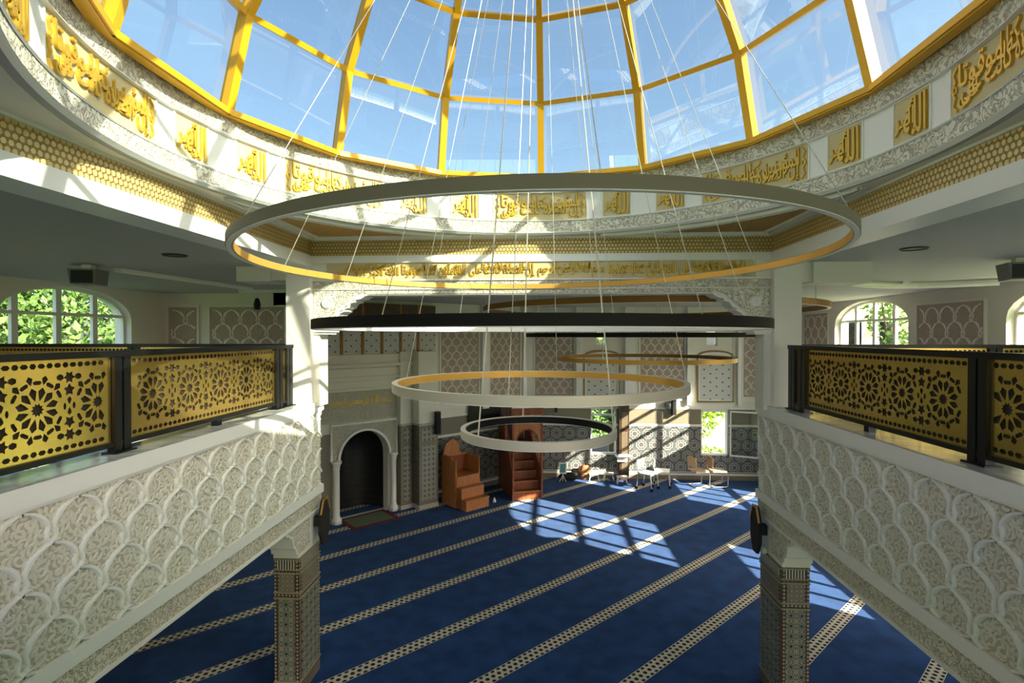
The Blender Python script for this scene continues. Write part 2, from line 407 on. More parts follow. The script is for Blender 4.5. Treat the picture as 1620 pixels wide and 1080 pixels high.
# ------------------------------------------------------------------ setting
st(MB().box((-9, -6, -.1), (8.2, 17.2, 0)), 'floor', 'carpet')
st(MB().box((-60, -40, -.4), (60, 70, -.12)), 'ground', 'lawn')
ZC = E+.89
XL, XR, YN, YF = -2.98, 2.76, .9, 6.60
cm = MB()
cm.box((-8.3, -4, ZC), (XL-.02, 6.9, ZC+.5)); cm.box((XR+.02, -4, ZC), (7.9, 6.9, ZC+.5)); cm.box((XL-.02, -4, ZC), (XR+.02, YN-.02, ZC+.5)); cm.box((-8.3, 6.9, ZC), (7.9, 17, ZC+.5))
st(cm, 'ceiling', 'ceiling_paint')
# gallery floor slabs
st(MB().box((-8.2, -4, E-2.1), (-2.97, 6.8, E-1.45)).box((2.75, -4, E-2.1), (7.8, 6.8, E-1.45)).box((-2.97, -4, E-2.1), (2.75, .55, E-1.45)), 'floor_gallery', 'ceiling_paint')

st(MB().box((-8, -4, E-1.45), (-3.27, 6.75, E-1.435)).box((3.05, -4, E-1.45), (7.6, 6.75, E-1.435)).box((-2.97, -4, E-1.45), (2.75, .3, E-1.435)), 'floor_gallery_carpet', 'carpet')
def arch_poly(w2, sill, spring, rise, n=14):
    pts = [(-w2, sill), (w2, sill)]
    for i in range(n+1):
        a = PI*i/n; pts.append((w2*math.cos(a), spring+rise*math.sin(a)))
    return pts
def holed_wall(name, u0, u1, z0, z1, holes, P, mat, n0, n1):
    me = curve_mesh([[(u0, z0), (u1, z0), (u1, z1), (u0, z1)]]+holes, n1-n0)
    mapped(me, lambda u, v, n: P(u, v, n+(n0+n1)/2)); o = link(name, me, mat); o['kind'] = 'structure'; return o
def gallery_window(idx, P, uc, w2, sill, spring, rise, depth=.34, trans=(.37, -.25, -.87), vert=(-.72, 0, .72), ext=True):
    poly = arch_poly(w2, sill, spring, rise); fr = MB(); k = len(poly)
    # frame following the opening
    ring = poly+[poly[0]]
    fr.ribbon([(uc+u, v) for u, v in ring], .05, P, .0-depth*.62, .0-depth*.38, 1.)
    o = fr.build('window_%d' % idx, 'white_paint', kind='structure')
    mu = MB(); tr = MB()
    def top(u): 
        s = max(0, 1-(u/w2)**2); return spring+rise*math.sqrt(s)
    for u in vert: mu.box((uc+u-.05, sill, -depth*.5-.03), (uc+u+.05, top(u), -depth*.5+.03), P)
    for z in trans:
        if sill < E+z < spring+rise-.05:
            ww = w2 if E+z <= spring else w2*math.sqrt(max(0, 1-((E+z-spring)/rise)**2)); tr.box((uc-ww, E+z-.025, -depth*.5-.06), (uc+ww, E+z+.025, -depth*.5+.06), P)
    mu.build('mullion', 'white_paint', o); tr.build('transom', 'white_paint', o)
    g = MB(); g.add([P(uc+u, v, -depth*.5) for u, v in poly], [tuple(range(k))]); g.build('pane', 'window_glass', o)
    return o
def WR(u, v, n): return (7.6-n, u, v)
def WL(u, v, n): return (-8.0+n, u, v)
SP, RI, SI = E+.30, .54, E-1.40
rc = [12.95, 7.8, 2.3]; lc = [8.5, 3.2]
holes = []
for c in rc:
    holes.append([(c+u, v) for u, v in arch_poly(1.4, SI, SP, RI)])
    holes.append([(c-1.15, .55), (c+1.15, .55), (c+1.15, 2.45), (c-1.15, 2.45)])
holed_wall('wall_right', -2, 17, 0, ZC+.1, holes, WR, 'plaster', -.34, 0)
holed_wall('wall_left', -2, 10.8, 0, ZC+.1, [[(c+u, v) for u, v in arch_poly(1.27, SI, SP, RI)] for c in lc], WL, 'plaster', -.34, 0)
wi = 1
for c in rc: gallery_window(wi, WR, c, 1.4, SI, SP, RI); wi += 1
for c in rc:
    g = MB()
    for z in (.6, 1.5, 2.4): g.box((c-1.15, z-.05, -.22), (c+1.15, z+.05, -.12), WR)
    for u in (-1.12, -.56, 0, .56, 1.12): g.box((c+u-.025, .55, -.22), (c+u+.025, 2.45, -.12), WR)
    o = g.build('window_%d' % wi, 'white_paint', kind='structure'); wi += 1
    MB().add([WR(c+a, b, -.17) for a, b in ((-1.15, .55), (1.15, .55), (1.15, 2.45), (-1.15, 2.45))], [(0, 1, 2, 3)]).build('pane', 'window_glass', o)
for c in lc: gallery_window(wi, WL, c, 1.27, SI, SP, RI, vert=(-.86, -.12, .60)); wi += 1
st(MB().box((-8.3, -4.3, 0), (-3.2, -4.0, ZC+.1)), 'wall_rear_sky_block', 'plaster')  # unseen wall, added to keep skylight out of the left gallery
# walls at the end of the left gallery and the diagonal prayer wall
def WE(u, v, n): return (u, 10.6-n, v)
st(MB().box((-8.3, 10.6, 0), (-5.3, 10.9, ZC+.1)).box((-5.6, 10.6, 0), (-5.3, 11.9, ZC+.1)), 'wall_left_end', 'plaster')
NU0, NU1, NSP, NR = .33, 1.62, 1.46, .645; NC = (NU0+NU1)/2
hole = [(NU0, 0.002), (NU1, 0.002)]+[(NC+NR*math.cos(PI*i/20), NSP+NR*math.sin(PI*i/20)) for i in range(21)]
holed_wall('wall_diagonal', -.6, 6.45, 0, ZC+.1, [hole], Q3, 'plaster', -.25, 0)
BW = []   # back wall with its windows
def rect(a, b, c, d): return [(a, b), (c, b), (c, d), (a, d)]
BWA = [(1.82+u, v) for u, v in arch_poly(.39, .74, 2.0, .18)]
holed_wall('wall_back', -.75, 7.7, 0, ZC+.1, [BWA, rect(4.77, .75, 5.60, 2.12), rect(1.58, 4.1, 1.92, 4.72), rect(4.92, 4.1, 5.26, 4.72)], FB, 'plaster', -.3, 0)
def small_window(idx, a, b, c, d, trans=None):
    f = MB(); e = .035
    for q in (rect(a, b, a+e, d), rect(c-e, b, c, d), rect(a, b, c, b+e), rect(a, d-e, c, d)): f.prism(q, FB, -.2, -.08)
    if trans: f.prism(rect(a, trans-.025, c, trans+.025), FB, -.2, -.08)
    o = f.build('window_%d' % idx, 'white_paint', kind='structure')
    MB().add([FB(u, v, -.14) for u, v in rect(a, b, c, d)], [(0, 1, 2, 3)]).build('pane', 'window_glass', o); return o
small_window(wi, 1.43, .74, 2.21, 2.16, 1.95); wi += 1
small_window(wi, 1.58, 4.1, 1.92, 4.72); wi += 1
small_window(wi, 4.92, 4.1, 5.26, 4.72); wi += 1
f = MB()
for q in (rect(4.77, .75, 4.81, 2.12), rect(5.56, .75, 5.60, 2.12), rect(4.77, .75, 5.60, .79), rect(4.77, 2.08, 5.60, 2.12)): f.prism(q, FB, -.2, -.02)
o = f.build('window_%d' % wi, 'white_paint', kind='structure'); wi += 1
def SH(u, v, n): return (5.62+u*.93-n*.37, 16.42-u*.37-n*.93, v)      # sash swung into the room
f = MB()
for q in (rect(0, .74, .05, 2.13), rect(.78, .74, .83, 2.13), rect(0, .74, .83, .79), rect(0, 2.08, .83, 2.13)): f.prism(q, SH, -.02, .02)
sash = f.build('sash', 'white_paint', o); MB().add([SH(u, v, 0) for u, v in rect(.05, .79, .78, 2.08)], [(0, 1, 2, 3)]).build('pane', 'window_glass', sash)
MB().box((.77, 1.35, .02), (.80, 1.47, .05), SH).build('window_handle', 'steel', sash)

# tiled dado on back and diagonal walls (opening of windows left free)
d = MB()
for a, b, z0, z1 in ((-.6, 1.43, .2, 1.63), (2.21, 4.77, .2, 1.63), (5.60, 7.6, .2, 1.63), (1.43, 2.21, .2, .74), (4.77, 5.60, .2, .75)): d.prism(rect(a, z0, b, z1), FB, 0, .02)
st(d, 'trim_1', 'tile_rosette')
d = MB()
for a, b, z0, z1 in ((-.6, 1.43, 1.70, 2.16), (2.21, 4.77, 1.70, 2.16), (5.60, 7.6, 1.70, 2.16)): d.prism(rect(a, z0, b, z1), FB, 0, .02)
d.prism(rect(-.6, 0, 7.6, .14), FB, 0, .025)
st(d, 'trim_2', 'tile_small')
d = MB()
for z0, z1 in ((.14, .165), (.18, .2)): d.prism(rect(-.6, z0, 7.6, z1), FB, 0, .03)
for a, b in ((-.6, 1.43), (2.21, 4.77), (5.60, 7.6)):
    for z0, z1 in ((1.63, 1.65), (1.67, 1.70), (2.16, 2.22)): d.prism(rect(a, z0, b, z1), FB, 0, .035)
d.prism(rect(-.6, 2.42, 7.6, 2.46), FB, 0, .03)
st(d, 'trim_3', 'relief')
d = MB().prism(rect(2.8, .2, 6.4, 1.63), Q3, 0, .02)
st(d, 'trim_4', 'tile_rosette_diagonal')
st(MB().prism(rect(2.8, 1.70, 6.4, 2.16), Q3, 0, .02).prism(rect(2.8, 0, 6.4, .14), Q3, 0, .025).prism(rect(-.6, .0, .17, 2.1), Q3, 0, .03).prism(rect(1.80, 0, 2.0, 2.1), Q3, 0, .03), 'trim_5', 'tile_small_diagonal')
d = MB()
for z0, z1 in ((.14, .2), (1.63, 1.70), (2.16, 2.22), (2.42, 2.46)): d.prism(rect(2.8, z0, 6.4, z1), Q3, 0, .035)
st(d, 'trim_6', 'relief')
# wall panels above the dado : ground + ogee relief + white pilasters
def wall_panel(name, label, u0, u1, v0, v1, P, seed, cw=.27, chh=.19):
    t = thing('ornamental_wall_relief', label, 'wall panel', P((u0+u1)/2, v0, 0), 'ornamental wall panels')
    MB().prism(rect(u0, v0, u1, v1), P, 0, .015).build('panel_ground', 'fabric_ground', t)
    n = max(1, round((u1-u0-.1)/cw)); w_ = (u1-u0-.1)/n
    rb, lf = ogee(u0+.05, u1-.05, v0+.05, v1-.05, w_, chh, P, .044*cw+.004, .015, .028, True, seed)
    rb.build('ogee_lattice', 'relief', t); lf.build('leaf_relief', 'fabric_leaf', t, kind='stuff')
    f = MB(); e = .035
    for q in (rect(u0-e, v0, u0, v1), rect(u1, v0, u1+e, v1), rect(u0-e, v0-e, u1+e, v0), rect(u0-e, v1, u1+e, v1+e)): f.prism(q, P, 0, .045)
    f.build('panel_frame', 'relief', t); return t
PB, PT = 2.55, 4.98
wall_panel('wall_panel', 'beige patterned wall panel just right of the tall dark pilaster beside the niche', 3.20, 4.50, PB, PT, Q3, 1)
wall_panel('wall_panel', 'beige patterned wall panel high above the wooden pulpit and television', 4.92, 6.12, PB, PT, Q3, 2)
wall_panel('wall_panel', 'beige patterned wall panel on back wall left of the first small green window', -.30, .90, PB, PT, FB, 3)
wall_panel('wall_panel', 'beige patterned wall panel on back wall between the two small high windows', 2.93, 4.27, PB, PT, FB, 4)
wall_panel('wall_panel', 'beige patterned wall panel on back wall cut off by right column', 6.02, 7.3, PB, PT, FB, 5)
wall_panel('wall_panel', 'narrow beige wall panel in left gallery beside the arched window', -8.10+.25, -7.22, E-.9, E+.60, WE, 6, .42, .29)
wall_panel('wall_panel', 'wide beige wall panel in left gallery next to white column', -6.95, -5.35, E-.9, E+.60, WE, 7, .42, .29)
wall_panel('wall_panel', 'beige patterned wall panel between the two arched right gallery windows', 9.6, 11.25, E-.9, E+.62, WR, 8, .42, .29)
wall_panel('wall_panel', 'narrow beige wall panel seen between right column and arched window', 14.65, 15.95, E-.9, E+.62, WR, 9, .42, .29)
p = MB()
for a, b in ((.97, 1.16), (2.46, 2.76), (4.33, 4.43), (5.84, 5.94), (-.62, -.36)): p.prism(rect(a, 2.3, b, ZC), FB, 0, .12)
for a, b in ((4.58, 4.82), (6.2, 6.36)): p.prism(rect(a, 2.3, b, ZC), Q3, 0, .12)
st(p, 'trim_7', 'white_paint')
# arched bay panels under the small windows
def bay(u0, u1, label):
    t = thing('arched_wall_ornament', label, 'wall panel', FB((u0+u1)/2, 2.36, 0), 'arched bay panels')
    c = (u0+u1)/2; h = (u1-u0)/2
    ar = [(u0, 2.40), (u1, 2.40), (u1, 3.78)]+[(c+h*math.cos(PI*i/12), 3.78+.16*math.sin(PI*i/12)) for i in range(13)]+[(u0, 3.78)]
    MB().prism(ar, FB, 0, .02).build('panel_ground', 'dotted_panel', t)
    MB().ribbon(ar+[ar[0]], .03, FB, 0, .05, .8).build('panel_frame', 'frame_wood', t); MB().ribbon([(c+(u-c)*.92, 3.1+(v-3.1)*.94) for u, v in ar+[ar[0]]], .02, FB, 0, .04, .8).build('inner_frame', 'relief', t)
bay(1.22, 2.30, 'arched tiled wall panel below the left small green window')
bay(4.66, 5.72, 'arched tiled wall panel below the right small window')
# engaged tiled piers right of the niche
def pier(label, u0, u1, n):
    t = thing('tiled_pier', label, 'pier', FQ((u0+u1)/2, n/2, 0), 'tiled piers beside the niche')
    MB().prism(rect(u0, 0, u1, 2.15), Q3, 0, n).build('tile_shaft', 'tile_small_diagonal', t)
    MB().prism(rect(u0+.07, .2, u1-.07, 1.6), Q3, n, n+.012).prism(rect(u0+.07, 1.72, u1-.07, 2.05), Q3, n, n+.012).build('tile_panel', 'tile_star_diagonal', t)
    MB().prism(rect(u0, 2.15, u1, 4.0), Q3, 0, n-.02).build('plaster_shaft', 'plaster', t)
    for a, b in ((2.12, 2.17), (0, .1)): MB().prism(rect(u0-.01, a, u1+.01, b), Q3, 0, n+.02).build('moulding', 'carved_grey', t)
pier('narrow tiled pier immediately right of the prayer niche', 1.87, 2.18, .22)
pier('wide tiled pier carrying the black wall speaker', 2.22, 2.78, .52)
# dark pilaster on the back wall
t = thing('tiled_pier', 'dark brown tiled pilaster between sunlit wall and arched window', 'pier', (2.4, 16.3, 0))
MB().box((2.28, 16.18, 0), (2.56, 16.45, 2.3)).build('tile_shaft', 'dark_wood', t); MB().box((2.33, 16.168, .3), (2.51, 16.18, 1.5)).box((2.33, 16.168, 1.6), (2.51, 16.18, 2.1)).build('tile_panel', 'tile_border', t)
MB().box((2.25, 16.15, 2.3), (2.59, 16.45, 2.36)).build('moulding', 'relief', t)

# prayer niche
t = thing('prayer_niche', 'dark arched prayer niche framed by white columns at left', 'prayer niche', FQ(NC, 0, 0))
g = MB(); k = 16; vs = []
lev = [0, .5, 1.0, NSP]+[NSP+NR*math.sin(PI/2*i/8) for i in range(1, 9)]
for j, z in enumerate(lev):
    r = NR if z <= NSP else math.sqrt(max(0.0004, NR*NR-(z-NSP)**2))
    for i in range(k+1):
        a = PI*i/k; vs.append(FQ(NC-r*math.cos(a), -.25-r*math.sin(a)*1.05, z))
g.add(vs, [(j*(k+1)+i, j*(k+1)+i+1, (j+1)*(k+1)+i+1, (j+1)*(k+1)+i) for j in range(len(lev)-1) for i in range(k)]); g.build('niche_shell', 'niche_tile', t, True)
outer = [(.02, 1.40), (.02, 2.30), (1.98, 2.30), (1.98, 1.40)]
sp = [(.14, 1.46), (.14, 2.28), (1.82, 2.28), (1.82, 1.46)]+[(NC+NR*math.cos(PI*i/20), NSP+NR*math.sin(PI*i/20)) for i in range(21)]
MB().prism(sp, Q3, .0, .05).build('carved_spandrel', 'carved_grey', t)
MB().ribbon([(NC+(NR+.02)*math.cos(PI*i/24), NSP+(NR+.02)*math.sin(PI*i/24)) for i in range(25)], .035, Q3, 0, .1, .8).build('arch_band', 'relief', t)
MB().ribbon([(.13, 1.46), (.13, 2.3), (1.83, 2.3), (1.83, 1.46)], .028, Q3, 0, .09, .8).build('frame_band', 'relief', t)
for cu in (NU0-.09, NU1+.10):
    x, y, _ = FQ(cu, .10, 0)
    cb = MB().lathe([(.0, 0), (.115, 0), (.115, .1), (.09, .13), (.075, .18), (.068, .2), (.068, 1.26), (.08, 1.29), (.07, 1.31), (.10, 1.40), (.12, 1.42), (.12, 1.47), (0, 1.47)], (x, y, 0), 20).build('column', 'relief', t, True)
    MB().lathe([(0, .005), (.13, .005), (.13, .09), (0, .09)], (x, y, 0), 4).build('plinth', 'carved_grey', cb)
# script band, shelves and panel over the niche
t = thing('script_band', 'pale carved band of gold script above the prayer niche', 'inscription', FQ(1, 0, 2.6))
MB().prism(rect(-.3, 2.34, 1.86, 3.08), Q3, 0, .02).build('band_ground', 'carved_grey', t)
link('lettering', mapped(script_mesh([('بسم الله الرحمن الرحيم', .1, 2.66, 1.75, 2.94)], .015, .016), lambda u, v, n: Q3(u, v, n+.025)), 'gold_script', t)
d = MB()
for z0, z1, n in ((3.08, 3.14, .10), (3.14, 3.30, .05), (3.36, 3.42, .16), (3.42, 3.62, .08), (3.66, 3.73, .22), (3.73, 3.95, .12)): d.prism(rect(-.5, z0, 2.95, z1), Q3, 0, n)
st(d, 'trim_8', 'plaster')
t = thing('striped_wall_ornament', 'white dotted wall panel with vertical gold bars above the niche', 'wall panel', FQ(1.3, 0, 4.0))
MB().prism(rect(-.4, 4.0, 2.95, 5.2), Q3, 0, .14).build('panel_ground', 'dotted_panel', t)
MB().prism(rect(-.4, 4.80, 2.95, 5.2), Q3, .135, .155).build('upper_band', 'dark_wood', t)
for u in (-.17, .35, .88, 1.39, 1.91, 2.42): MB().prism(rect(u-.03, 3.96, u+.03, 5.2), Q3, .13, .17).build('gold_bar', 'ring_brown', t)

# ------------------------------------------------------------------ drum, coffers and dome
DX, DY = -.1035, 3.75
dm = MB().lathe([(2.75, 1.235), (2.72, 1.26), (2.745, 1.275)], (DX, DY, E), 112)
drum = dm.build('wall_drum', 'relief', smooth=False, kind='structure')
MB().lathe([(2.75, 1.275), (2.75, 1.405)], (DX, DY, E), 112).build('carved_band', 'carved', drum)
MB().lathe([(2.745, 1.40), (2.735, 1.41), (2.77, 1.42), (2.77, 1.745), (2.735, 1.75), (2.745, 1.765)], (DX, DY, E), 112).build('white_band', 'white_paint', drum)
MB().lathe([(2.75, 1.765), (2.75, 1.92), (3.3, 1.925)], (DX, DY, E), 112).build('carved_band', 'carved', drum)
MB().lathe([(2.80, 1.235), (2.80, 1.93), (3.4, 1.93), (3.4, 1.235)], (DX, DY, E), 112, closed=True).build('drum_shell', 'plaster', drum)
# ceiling between square well and round drum
nn = 112; vs = []; fs = []
for i in range(nn):
    a = 2*PI*i/nn; s_, c_ = math.sin(a), math.cos(a)
    vs.append((DX+2.745*s_, DY+2.745*c_, E+1.24))
    kx = (XR+.4-DX)/s_ if s_ > 1e-6 else ((XL-.4-DX)/s_ if s_ < -1e-6 else 1e9); ky = (YF+.4-DY)/c_ if c_ > 1e-6 else ((YN-.4-DY)/c_ if c_ < -1e-6 else 1e9)
    kk = max(2.80, min(kx, ky)); vs.append((DX+kk*s_, DY+kk*c_, E+1.24))
for i in range(nn): j = (i+1) % nn; fs.append((2*i, 2*i+1, 2*j+1, 2*j))
st(MB().add(vs, fs), 'ceiling_well', 'ceiling_paint')
# well walls: gold frieze and white fascia
fz = MB().box((XL-.3, YN-.3, E+1.02), (XL, YF+.3, E+1.24)).box((XR, YN-.3, E+1.02), (XR+.3, YF+.3, E+1.24)).box((XL, YF, E+1.02), (XR, YF+.3, E+1.24)).box((XL, YN-.3, E+1.02), (XR, YN, E+1.24))
st(fz, 'trim_9', 'gold_frieze')
fa = MB().box((XL-.3, YN-.3, E+.88), (XL+.015, YF+.3, E+1.02)).box((XR-.015, YN-.3, E+.88), (XR+.3, YF+.3, E+1.02)).box((XL, YN-.3, E+.88), (XR, YN+.015, E+1.02)).box((XL, YF-.015, E+.945), (XR, YF+.3, E+1.02))
fa.box((XL, YF-.02, E+1.215), (XR, YF+.02, E+1.245)).box((XL, YN, E+1.215), (XL+.02, YF, E+1.245)).box((XR-.02, YN, E+1.215), (XR, YF, E+1.245))
st(fa, 'trim_10', 'white_paint')
cf = MB(); cl = MB()
def tri(sx, inset, zz):        # concave triangle between corner and drum
    cxn = XL if sx < 0 else XR; pts = [(cxn-sx*inset, YF-inset)]
    R2 = 2.78+inset*.8
    a0 = math.radians(16)*sx; a1 = math.radians(74)*sx
    arc = []
    for i in range(13):
        a = a0+(a1-a0)*i/12; x = DX+R2*math.sin(a); y = DY+R2*math.cos(a); x = min(x, cxn-inset) if sx > 0 else max(x, cxn+inset); y = min(y, YF-inset); arc.append((x, y))
    return [pts[0]]+arc
def Pz(u, v, n): return (u, v, E+1.24-n)
for sx in (-1, 1):
    p0 = tri(sx, .07, 0); cf.prism(p0, Pz, 0, .006); 
    for ins, hw in ((.07, .018), (.17, .012)): q = tri(sx, ins, 0); cl.ribbon(q+[q[0]], hw, Pz, 0, .035, .6)
o = st(cf, 'trim_11', 'gold_coffer'); cl.build('coffer_moulding', 'relief', o)

def CYL(u, v, n): a = u/2.77; r = 2.77-n; return (DX+r*math.sin(a), DY+r*math.cos(a), E+v)
def plate(u0, u1, v0, v1, n0, n1, mb=None, k=8):
    mb = mb or MB()
    for i in range(k): mb.box((u0+(u1-u0)*i/k, v0, n0), (u0+(u1-u0)*(i+1)/k, v1, n1), CYL)
    return mb
BIG = [('إن الصلاة كانت على', -.45, -.148, .48, .07), ('المؤمنين كتابا', -.10, -.06, .48, .148), ('موقوتا', -.48, -.05, -.08, .148), ('على', -.48, -.14, -.30, .0)]
SML = [('الله', -.06, -.138, .145, .135), ('أكبر', -.148, -.10, .04, .138)]
def finial(sgn):
    return [(sgn*.50, -.14), (sgn*.535, -.10), (sgn*.515, -.05), (sgn*.545, 0), (sgn*.515, .05), (sgn*.535, .10), (sgn*.50, .14)]
big_me = script_mesh(BIG, .02); sml_me = script_mesh(SML, .02)
def script_panel(kind, deg, label):
    u = math.radians(deg)*2.77; vc = 1.583
    hw, hh = (.565, .162) if kind == 'big' else (.165, .155)
    t = thing('calligraphy_plaque', label, 'inscription', CYL(u, vc-hh, 0), 'gold script panels around the drum' if kind == 'big' else 'small gold script panels around the drum')
    plate(u-hw, u+hw, vc-hh, vc+hh, -.002, .004).build('panel_ground', 'script_ground', t)
    f = MB()
    for a, b, c, d_ in ((u-hw-.012, u-hw, vc-hh, vc+hh), (u+hw, u+hw+.012, vc-hh, vc+hh), (u-hw-.012, u+hw+.012, vc-hh-.01, vc-hh), (u-hw-.012, u+hw+.012, vc+hh, vc+hh+.01)): plate(a, b, c, d_, 0, .012, f, 6 if b-a > .1 else 1)
    f.build('panel_border', 'white_paint', t)
    me = (big_me if kind == 'big' else sml_me).copy(); mapped(me, lambda a, b, n: CYL(u+a, vc+b, n+.013)); link('lettering', me, 'gold_script', t)
    if kind == 'big':
        for sg in (-1, 1):
            sc = MB(); sc.ribbon([(u+a, vc+b) for a, b in finial(sg)], .009, CYL, .003, .02, .6); sc.ribbon([(u+sg*.52+.014*math.cos(q*PI/4), vc+.022*math.sin(q*PI/4)) for q in range(9)], .006, CYL, .003, .018, .6)
            sc.build('scroll_end', 'gold_script', t)
P7 = 360/7
names = {0: 'facing the viewer in the middle of the drum', 1: 'right of centre on the drum, above the big ring', -1: 'left of centre on the sunlit drum above the big ring', 2: 'at far right edge of the drum', -2: 'on the sunlit left side of the drum', -3: 'at the top left corner of view'}
for k in range(-3, 3): script_panel('big', 1+k*P7, 'long gold calligraphy panel '+names[k])
sn = {(-2, 1): 'directly right of the long sunlit left panel', (-2, 2): 'second right of the long sunlit left panel', (-1, 1): 'first right of the long left of centre panel', (-1, 2): 'immediately left of the long middle panel',
      (0, 1): 'immediately right of the long middle panel', (0, 2): 'second right of the long middle panel', (1, 1): 'just right of the long right of centre panel', (1, 2): 'just left of the long far right panel',
      (-3, 2): 'left of the long sunlit left panel'}
for (k, j), tx in sn.items():
    deg = 1+k*P7+(19.2 if j == 1 else 32.3); script_panel('small', deg, 'small square gold script panel '+tx)

# glass dome
t = thing('glass_dome', 'large glazed dome with yellow gold ribs over the prayer hall', 'dome', (DX, DY, E+1.93))
lv = [(2.727, 1.927), (2.50, 2.73), (2.02, 3.43), (1.30, 4.01), (.35, 4.325)]
PH = .0214
def dv(i, j, r_=0): a = PH+i*2*PI/14; r, h = lv[j]; return Vector((DX+(r+r_)*math.sin(a), DY+(r+r_)*math.cos(a), E+h))
for i in range(14):
    mb = MB(); out = Vector((math.sin(PH+i*2*PI/14), math.cos(PH+i*2*PI/14), .4))
    for j in range(4): mb.beam(dv(i, j), dv(i, j+1), .075 if j < 2 else .06, .10, out)
    mb.build('rib', 'gold_frame', t)
for j in range(5):
    mb = MB()
    for i in range(14):
        a, b = dv(i, j), dv(i+1, j); o_ = ((a+b)/2-Vector((DX, DY, E+1.59))).normalized()
        mb.beam(a, b, .06 if j == 0 else .05, .08, o_)
    if j == 0:
        for i in range(14): mb.beam(dv(i, 0)+Vector((0, 0, .0)), dv(i+1, 0), .11, .05, (0, 0, 1))
    mb.build('base_ring' if j == 0 else 'hoop', 'gold_frame', t)
mb = MB()
for i in range(14):
    for j in range(4): mb.add([dv(i, j, .035), dv(i+1, j, .035), dv(i+1, j+1, .035), dv(i, j+1, .035)], [(0, 1, 2, 3)])
mb.add([dv(i, 4, .03) for i in range(14)], [tuple(range(14))]); mb.build('glazing', 'dome_glass', t)
MB().lathe([(2.70, 1.936), (2.82, 1.936), (2.82, 1.944), (2.70, 1.944)], (DX, DY, E), 112, closed=True).build('dark_gap_seal', 'black_metal', t)  # black ring added to stop sun leaking in; stands for a dark gap
MB().lathe([(0, 4.2), (.16, 4.2), (.16, 4.33), (0, 4.36)], (-.03, DY, E), 20).build('hub', 'gold_frame', t)

# ------------------------------------------------------------------ arch in front of the hall
def FA(u, v, n): return (u, YF-n, E+v)
half = [(-2.76, .085), (-2.76, .13), (-2.70, .15), (-2.66, .22), (-2.60, .29), (-2.545, .315), (-2.545, .345), (-2.50, .36), (-2.46, .42), (-2.40, .435), (-2.40, .465), (-2.33, .475), (-2.26, .52)]
prof = [(XL, .085)]+half+[(-.11*2-a, b) for a, b in half[::-1]]+[(XR, .085), (XR, .945), (XL, .945)]
arch = MB().prism(prof, FA, -.28, 0).build('wall_arch', 'plaster', kind='structure')
inner = [(XL+.03, .115), (-2.79, .115)]+[(a-.03, b+.03) for a, b in half[2:]]
cp = [(XL+.04, .13), (-2.80, .13), (-2.72, .25), (-2.60, .36), (-2.52, .42), (-2.42, .51), (-2.30, .56), (-2.30, .575), (XL+.04, .575)]
MB().prism(cp, FA, 0, .02).prism([(-.22-a, b) for a, b in cp], FA, 0, .02).build('carved_corner', 'carved', arch)
MB().prism(rect(XL+.02, .60, XR-.02, .69), FA, 0, .015).prism(rect(-2.28, .535, 2.06, .585), FA, 0, .012).build('carved_band', 'carved_fine', arch)
MB().prism(rect(XL, .585, XR, .597), FA, 0, .025).prism(rect(XL, .697, XR, .715), FA, 0, .03).prism(rect(XL, .925, XR, .945), FA, 0, .03).build('moulding', 'relief', arch)
edge = half[1:]; MB().ribbon(edge, .012, FA, 0, .05, .8).ribbon([(-.22-a, b) for a, b in edge], .012, FA, 0, .05, .8).build('scalloped_edge', 'white_paint', arch)
for sg, c in ((-1, -2.77), (1, 2.55)):
    MB().lathe([(.0, .012), (.03, .02), (.045, .012), (.06, .02), (.075, .0)], (0, 0, 0), 20).build('rosette', 'relief', arch).data.transform(Matrix.Translation((c, YF-.02, E+.42)) @ Matrix.Rotation(PI/2, 4, 'X'))
t = thing('script_frieze', 'long gold script frieze across the top of the arch', 'inscription', (0, YF, E+.72))
MB().prism(rect(-2.78, .72, 2.56, .92), FA, 0, .01).build('frieze_ground', 'script_ground', t)
ver = ['إن الصلاة كانت على', 'المؤمنين كتابا موقوتا', 'بسم الله الرحمن الرحيم', 'إن الصلاة كانت على', 'المؤمنين كتابا موقوتا', 'الله أكبر الله أكبر']
link('lettering', mapped(script_mesh([(tx, -2.66+(5-i)*.86, .735, -2.66+(5-i)*.86+.82, .905) for i, tx in enumerate(ver)]+[(tx, -2.50+(5-i)*.86, .80, -2.50+(5-i)*.86+.60, .915) for i, tx in enumerate(ver[1:]+ver[:1])], .014, .026), lambda u, v, n: FA(u, v, n+.016)), 'gold_script', t)
# white columns carrying the arch
for sx, x0, x1, nm in ((-1, -3.27, XL+.02, 'left'), (1, XR-.02, 3.06, 'right')):
    t = thing('white_column', 'plain white column at the %s end of the arch' % nm, 'column', ((x0+x1)/2, 6.7, E-.85))
    MB().box((x0, 6.5, E-.9), (x1, 6.86, E+.89)).build('shaft', 'plaster', t)
    a, b = (XL, -2.88) if sx < 0 else (2.66, XR); MB().box((a, YF-.0, E-.9), (b, 6.86, E+.05)).build('jamb', 'plaster', t)
    c0, c1 = (XL-.02, -2.74) if sx < 0 else (2.52, XR+.02); MB().box((c0, YF-.04, E+.05), (c1, 6.9, E+.085)).box((c0+.03*(sx > 0), YF-.02, E+.02), (c1-.03*(sx < 0), 6.88, E+.05)).build('cornice', 'relief', t)
st(MB().box((3.22, 6.55, E+.64), (3.9, 6.95, ZC)).box((3.06, 6.6, E+.66), (3.22, 6.9, ZC)), 'beam_right', 'plaster')
st(MB().box((-3.95, 6.55, E+.70), (-3.5, 6.95, ZC)).box((-3.5, 6.6, E+.72), (-3.27, 6.9, ZC)), 'beam_left', 'plaster')

